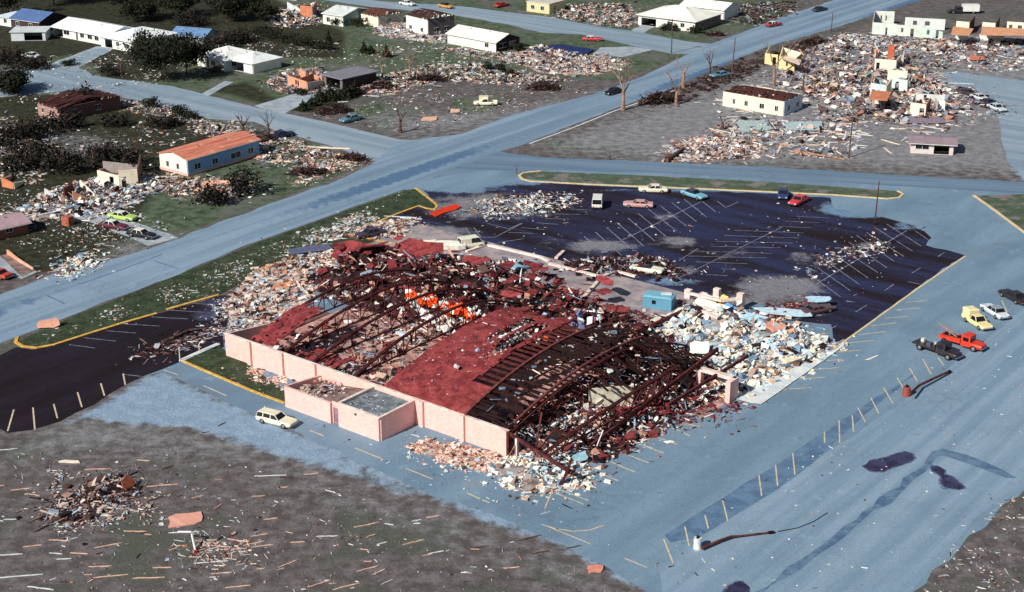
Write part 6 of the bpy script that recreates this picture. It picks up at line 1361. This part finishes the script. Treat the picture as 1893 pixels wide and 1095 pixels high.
mb.hexa([(-.85, -.8, .62), (.85, -.8, .62), (.85, .8, .62), (-.85, .8, .62), (-.95, -.85, 1.95), (.85, -.85, 1.95), (.85, .85, 1.95), (-.95, .85, 1.95)]); mb.hexa([(-1.0, -.88, 1.952), (.9, -.88, 1.952), (.9, .88, 1.952), (-1.0, .88, 1.952), (-.8, -.7, 2.08), (.7, -.7, 2.08), (.7, .7, 2.08), (-.8, .7, 2.08)])
o = mb.build('camper_box', paint(C(240, 226, 176))); o.location = (p.x - q.normalized().x * 1.75, p.y - q.normalized().y * 1.75, 0); o.rotation_euler = (0, 0, math.atan2(q.y, q.x)); tag(o, 'square cream camper box carried on the cream pickup at the right', 'box')
truck(1750, 622, 1806, 638, C(214, 62, 40), 'red tow truck with its boom raised on the pale lot', 'tow', L=6.8)
truck(1702, 633, 1764, 655, C(46, 40, 46), 'dark flatbed truck carrying white boxes left of the red tow truck', 'flatbed', L=7.2)
for x1, y1, x2, y2, c, lab in ((1778, 168, 1802, 174, C(56, 52, 60), 'dark wrecked car at the upper end of the row along the right street'), (1800, 176, 1822, 184, C(206, 208, 210), 'white wrecked car in the row between two dark wrecks on the right street'),
                               (1818, 186, 1838, 194, C(48, 44, 60), 'dark wrecked car in the row just above the lowest pale wreck'), (1830, 194, 1856, 204, C(196, 210, 218), 'pale blue white wrecked car at the lower end of the row on the right street')):
    car(x1, y1, x2, y2, c, lab, name='wrecked_car', crush=.07, group='wrecked cars lined along the right street')
truck(1800, 20, 1760, 20, C(40, 36, 46), 'truck with dark cab and white box at the top right edge', 'box', boxcol=C(232, 232, 228), L=9, name='box_truck')
car(18, 511, -30, 500, C(186, 70, 52), 'rust red car cut by the left edge on the driveway', crush=.03)
car(737, 4, 769, 9, C(226, 228, 226), 'white car high on the far street near the top edge', name='car')
car(808, 8, 840, 14, C(206, 150, 70), 'dirty orange car with dark load on the far street at the top edge', top=C(60, 50, 56), name='car')
car(1345, 136, 1318, 140, C(96, 140, 160), 'blue green car parked in the weeds beside the main road', crush=.04)
car(76, 105, 38, 100, C(216, 224, 226), 'white sedan on the dark lawn below the long ranch house')
car(985, 486, 955, 494, C(150, 186, 206), 'pale blue car half buried in the far heap of the store', name='wrecked_car', crush=.08)
car(700, 428, 668, 434, C(70, 54, 74), 'dark purple car wreck at the dusty corner of the yellow kerb', name='wrecked_car', crush=.08)
# cream box on the pickup bed, a load of its own
p = at(889, 182); mb = MB(); mb.box(-1.0, 1.0, -.8, .8, .62, 1.9); mb.box(-1.05, 1.05, -.85, .85, 1.903, 1.97); o = mb.build('camper_box', paint(C(236, 226, 200))); c_ = at(881, 189, .6); o.location = (c_.x + 1.6, c_.y, 0); tag(o, 'cream box carried on the bed of the white pickup', 'box')

# ================================================================== TREES AND SHRUBS
G1 = 'leafy trees around the houses at the top left'
for x, y, h, rd, lab in ((308, 152, 11.5, 8.6, 'big dark tree right of the white hip roofed house with the garage, nearest the street'), (345, 138, 10.5, 7.2, 'big dark tree touching the white hip roofed house on its right'), (272, 118, 8.5, 5.2, 'dark tree standing over the eave of the white hip roofed house'),
                         (5, 30, 10, 7, 'dark tree at the very top left corner'), (100, 10, 9, 7, 'dark tree behind the long white ranch house'), (150, 4, 9, 7, 'dark tree right of the tree behind the ranch house'), (262, 38, 6, 7, 'low dark tree behind the ridge of the hip roofed house'),
                         (335, 30, 7, 7, 'dark tree on the far lawn above the slate roofed house'), (420, 40, 8, 6.5, 'dark tree behind the white garage, left of the hedge'), (455, 28, 8, 6, 'dark tree left of the pale house at the top edge'), (400, 14, 8, 7, 'dark tree at the top edge above the far lawn'), (488, 40, 6, 4.5, 'dark tree before the scrap heap at the top'),
                         (290, 12, 8, 7, 'dark tree at the top edge above the ranch house garage'), (220, 6, 8, 7, 'dark tree at the top edge above the ridge of the ranch house'), (35, 168, 5, 6, 'dark tree on the street corner at the left edge'), (8, 175, 5, 5, 'dark tree at the left edge beside the street corner')):
    leafy_tree(x, y, h, rd, lab, G1, n=int(380 * rd))
G2 = 'dark scrub and trees on the left lots'
for x, y, h, rd, lab in ((152, 200, 5.5, 4.5, 'dark tree leaning over the brown roofed brick house'), (75, 300, 4.5, 6, 'dark scrub tree left of the grey bare patch'), (115, 318, 4.5, 6, 'dark scrub tree below the grey bare patch'), (195, 300, 3.5, 5, 'dark scrub under the thin bare tree'), (232, 306, 3.2, 5, 'dark scrub left of the salmon roofed house'),
                         (456, 358, 4.8, 4.2, 'dark bushy tree on the wreck strip by the main road'), (20, 262, 4, 6, 'dark scrub at the left edge below the brick house'), (400, 372, 2.4, 4.5, 'low dark scrub under the salmon roof sheet'), (40, 316, 3.4, 5, 'dark scrub above the low salmon ruin'), (60, 128, 2.2, 5, 'low dark scrub on the lawn beside the white sedan'), (15, 118, 3, 6, 'dark scrub at the left edge beside the white sedan'), (395, 92, 3, 5, 'dark scrub behind the white garage roof'), (360, 48, 3.2, 6, 'dark scrub patch on the far lawn right of the ranch house'), (440, 78, 3.2, 6, 'dark tangled scrub at the left end of the hedge'), (120, 236, 2.4, 5, 'low dark scrub before the brick house'), (215, 232, 1.8, 4, 'low scrub on the lawn right of the brick house'), (60, 250, 2.6, 6, 'dark scrub above the grey bare patch'), (300, 235, 1.8, 4, 'low scrub by the splinters above the salmon roofed house')):
    leafy_tree(x, y, h, rd, lab, G2, n=int(170 * rd), leaf=.34, cols=[C(24, 24, 20), C(36, 36, 28), C(20, 18, 18), C(48, 42, 38)], name='scrub_tree', z0=.1)
for x, y, h, rd, lab in ((205, 140, 3.2, 3.6, 'round dark shrub at the kerb of the left street'), (130, 121, 1.8, 2.6, 'low dark shrub where the ranch house drive meets the street'), (400, 140, 3.0, 2.4, 'dark shrub at the corner of the white hip roofed house'), (626, 47, 3.0, 3.0, 'dark shrub between the small white house and the cream house'), (660, 50, 3.2, 3.6, 'round dark bush before the cream house with torn roof'),
                         (275, 200, 2.6, 3.4, 'dark shrub on the far kerb of the left street'), (322, 214, 2.4, 3.6, 'dark shrub farther along the kerb of the left street'), (355, 222, 2.2, 3.2, 'dark shrub at the splinters beside the left street'), (1228, 56, 2.0, 2.2, 'dark shrub under the window of the corner lot house'), (1245, 58, 1.8, 2.0, 'dark shrub next to the door side of the corner lot house'),
                         (1285, 62, 2.6, 3.0, 'dark shrub at the right corner of the corner lot house'), (905, 130, 2.2, 2.0, 'dark shrub left of the pair by the wreck line'), (925, 132, 2.2, 2.0, 'dark shrub right of the pair by the wreck line'), (945, 140, 1.8, 1.6, 'dark shrub at the right end of the wreck line'), (555, 175, 1.6, 2.4, 'dark shrub between driveway and pink walled ruin'), (960, 95, 2.6, 3.0, 'dark scrub at the blown out end of the long low white house')):
    shrub(x, y, h, rd, lab, 'shrubs by the houses', n=int(170 * rd))
for i, (x, y, h, rd) in enumerate(((480, 66, 3.2, 4.5), (505, 72, 3.4, 4.5), (535, 78, 2.6, 4), (560, 84, 2.6, 4), (585, 90, 2.4, 3.6), (606, 94, 2.2, 3))):
    shrub(x, y, h, rd, 'dark hedge clump in the hedge line across the middle lawns', 'hedge line across the middle lawns', n=650, name='hedge')
for x, y, h, rd, lab in ((608, 80, 3.6, 1.3, 'lone dark conifer at the right end of the hedge line'), (560, 205, 2.6, 1.4, 'smallest conifer at the street end of the driveway row'), (577, 197, 2.4, 1.6, 'second conifer of the driveway row from the street'), (592, 188, 3.6, 2.0, 'round topped conifer in the middle of the driveway row'), (611, 186, 5.0, 2.0, 'tallest pointed conifer in the driveway row'), (640, 182, 3.6, 2.6, 'broad dark conifer beside the grey carport'), (655, 176, 3.6, 2.4, 'dark conifer at the right end of the driveway row'),
                         (673, 98, 3.4, 1.3, 'dark conifer stump behind the wreck line, left one'), (686, 100, 2.6, 1.6, 'squat dark conifer behind the wreck line'), (715, 106, 3.4, 1.6, 'pointed dark conifer right of the squat conifer')):
    shrub(x, y, h, rd, lab, 'conifers by the driveways', n=int(420 * rd), cone=True, name='conifer')
bare_tree(1152, 204, 10.5, 'tall snapped bare tree with forked trunk beside the main road', r0=.42, forks=4, mat='paletrunk')
bare_tree(1263, 162, 8.5, 'tall bare trunk standing behind the smaller bare tree by the main road', r0=.4, forks=2, depth=1, mat='paletrunk')
bare_tree(1250, 194, 7.5, 'small bare tree with split trunk before the right field', r0=.36, forks=3, mat='paletrunk')
bare_tree(1312, 138, 6, 'twisted bare tree beside the blue green car', r0=.3, forks=3)
bare_tree(1430, 160, 12, 'tall thin bare tree rising before the yellow ruin', r0=.34, forks=2, depth=2, mat='paletrunk')
bare_tree(1484, 168, 8.5, 'slender bare tree behind the stripped cream house', r0=.2, forks=3, depth=2)
bare_tree(740, 246, 7, 'broken bare tree at the road corner of the vacant lot', r0=.36, forks=3, depth=2)
bare_tree(707, 150, 7.5, 'bare tree with pale topped stems by the wreck line', r0=.28, forks=3, mat='paletrunk')
bare_tree(758, 138, 6, 'bare tree with dark limb stub right of the pale topped one', r0=.3, forks=3, mat='paletrunk')
bare_tree(450, 250, 5, 'torn stump by the dark blue cars', r0=.4, forks=3, depth=1)
bare_tree(255, 300, 9, 'thin bare tree left of the salmon roofed house', r0=.2, forks=3, depth=2)
bare_tree(174, 310, 7, 'thin bare tree in the dark scrub of the left lots', r0=.2, forks=3, depth=2)
bare_tree(497, 250, 4.5, 'torn tree top leaning over the dark blue car', r0=.25, forks=4, depth=2)
bare_tree(955, 322, 2.4, 'tiny bare sapling at the tip of the street verge', r0=.08, forks=4, depth=1)
bare_tree(225, 140, 7.5, 'thin dark trunk standing left of the big dark tree', r0=.2, forks=2, depth=1)
bare_tree(1335, 240, 3.5, 'broken stump in the splinters before the stripped cream house', r0=.4, forks=2, depth=1)
def brush(label, x, y, L, Wd, h, n, az=0.0):
    p = at(x, y); r = empty('brush_pile', (p.x, p.y, 0)); tag(r, label, 'brush')
    q = RNG.normal(0, .4, (n, 2)) * np.array([L, Wd]) * .5; zz = h * np.clip(1 - (q[:, 0] / L * 2) ** 2 - (q[:, 1] / Wd * 2) ** 2, .05, 1) * RNG.uniform(.1, 1, n)
    boxes_mesh('branches', np.stack([q[:, 0] * math.cos(az) - q[:, 1] * math.sin(az), q[:, 0] * math.sin(az) + q[:, 1] * math.cos(az), zz], 1), np.stack([RNG.uniform(.6, 2.4, n), RNG.uniform(.06, .16, n), RNG.uniform(.06, .16, n)], 1), RNG.normal(az, .7, n), RNG.normal(0, .5, n), RNG.normal(0, .5, n), pick('brush', n), None, None, 'stuff', parent=r)
    v, c = leafcloud([((0, 0, h * .35), L * .42, Wd * .42, h * .4)], n, .3, [C(40, 30, 28), C(60, 50, 44), C(30, 22, 24)]); v[:, 2] = np.maximum(v[:, 2], .03); cards('dead_leaves', v, c, M['leaf'], r)
    return r
brush('long dark brush pile at the edge of the vacant lot facing the main road', 1004, 166, 9, 4, 2.0, 260)
brush('dark brush pile between the tall bare tree and the small bare tree', 1215, 190, 9, 5, 2.4, 280, R(20))
brush('dark brush pile under the bare trees of the wreck line', 790, 150, 12, 4, 1.8, 260, R(5))
brush('dark root pile by the pale topped bare tree', 705, 165, 7, 4, 2.2, 220)
brush('brown brush and boards beside the teal sedan', 618, 208, 9, 5, 1.8, 240, R(30))
brush('dark brush at the road corner left of the junction', 652, 296, 7, 3, 1.4, 180, R(-20))
brush('brown brush on the lawn before the road corner', 570, 322, 8, 4, 1.4, 200, R(10))
brush('dark brush by the kerb at the top of the right field', 1505, 80, 10, 5, 1.6, 200, R(40))
brush('low dark brush on the corner lot lawn', 1322, 66, 6, 3, 1.2, 140)
brush('dark brush in the yard of the left street corner', 490, 262, 6, 4, 1.8, 160)
#@@PART5
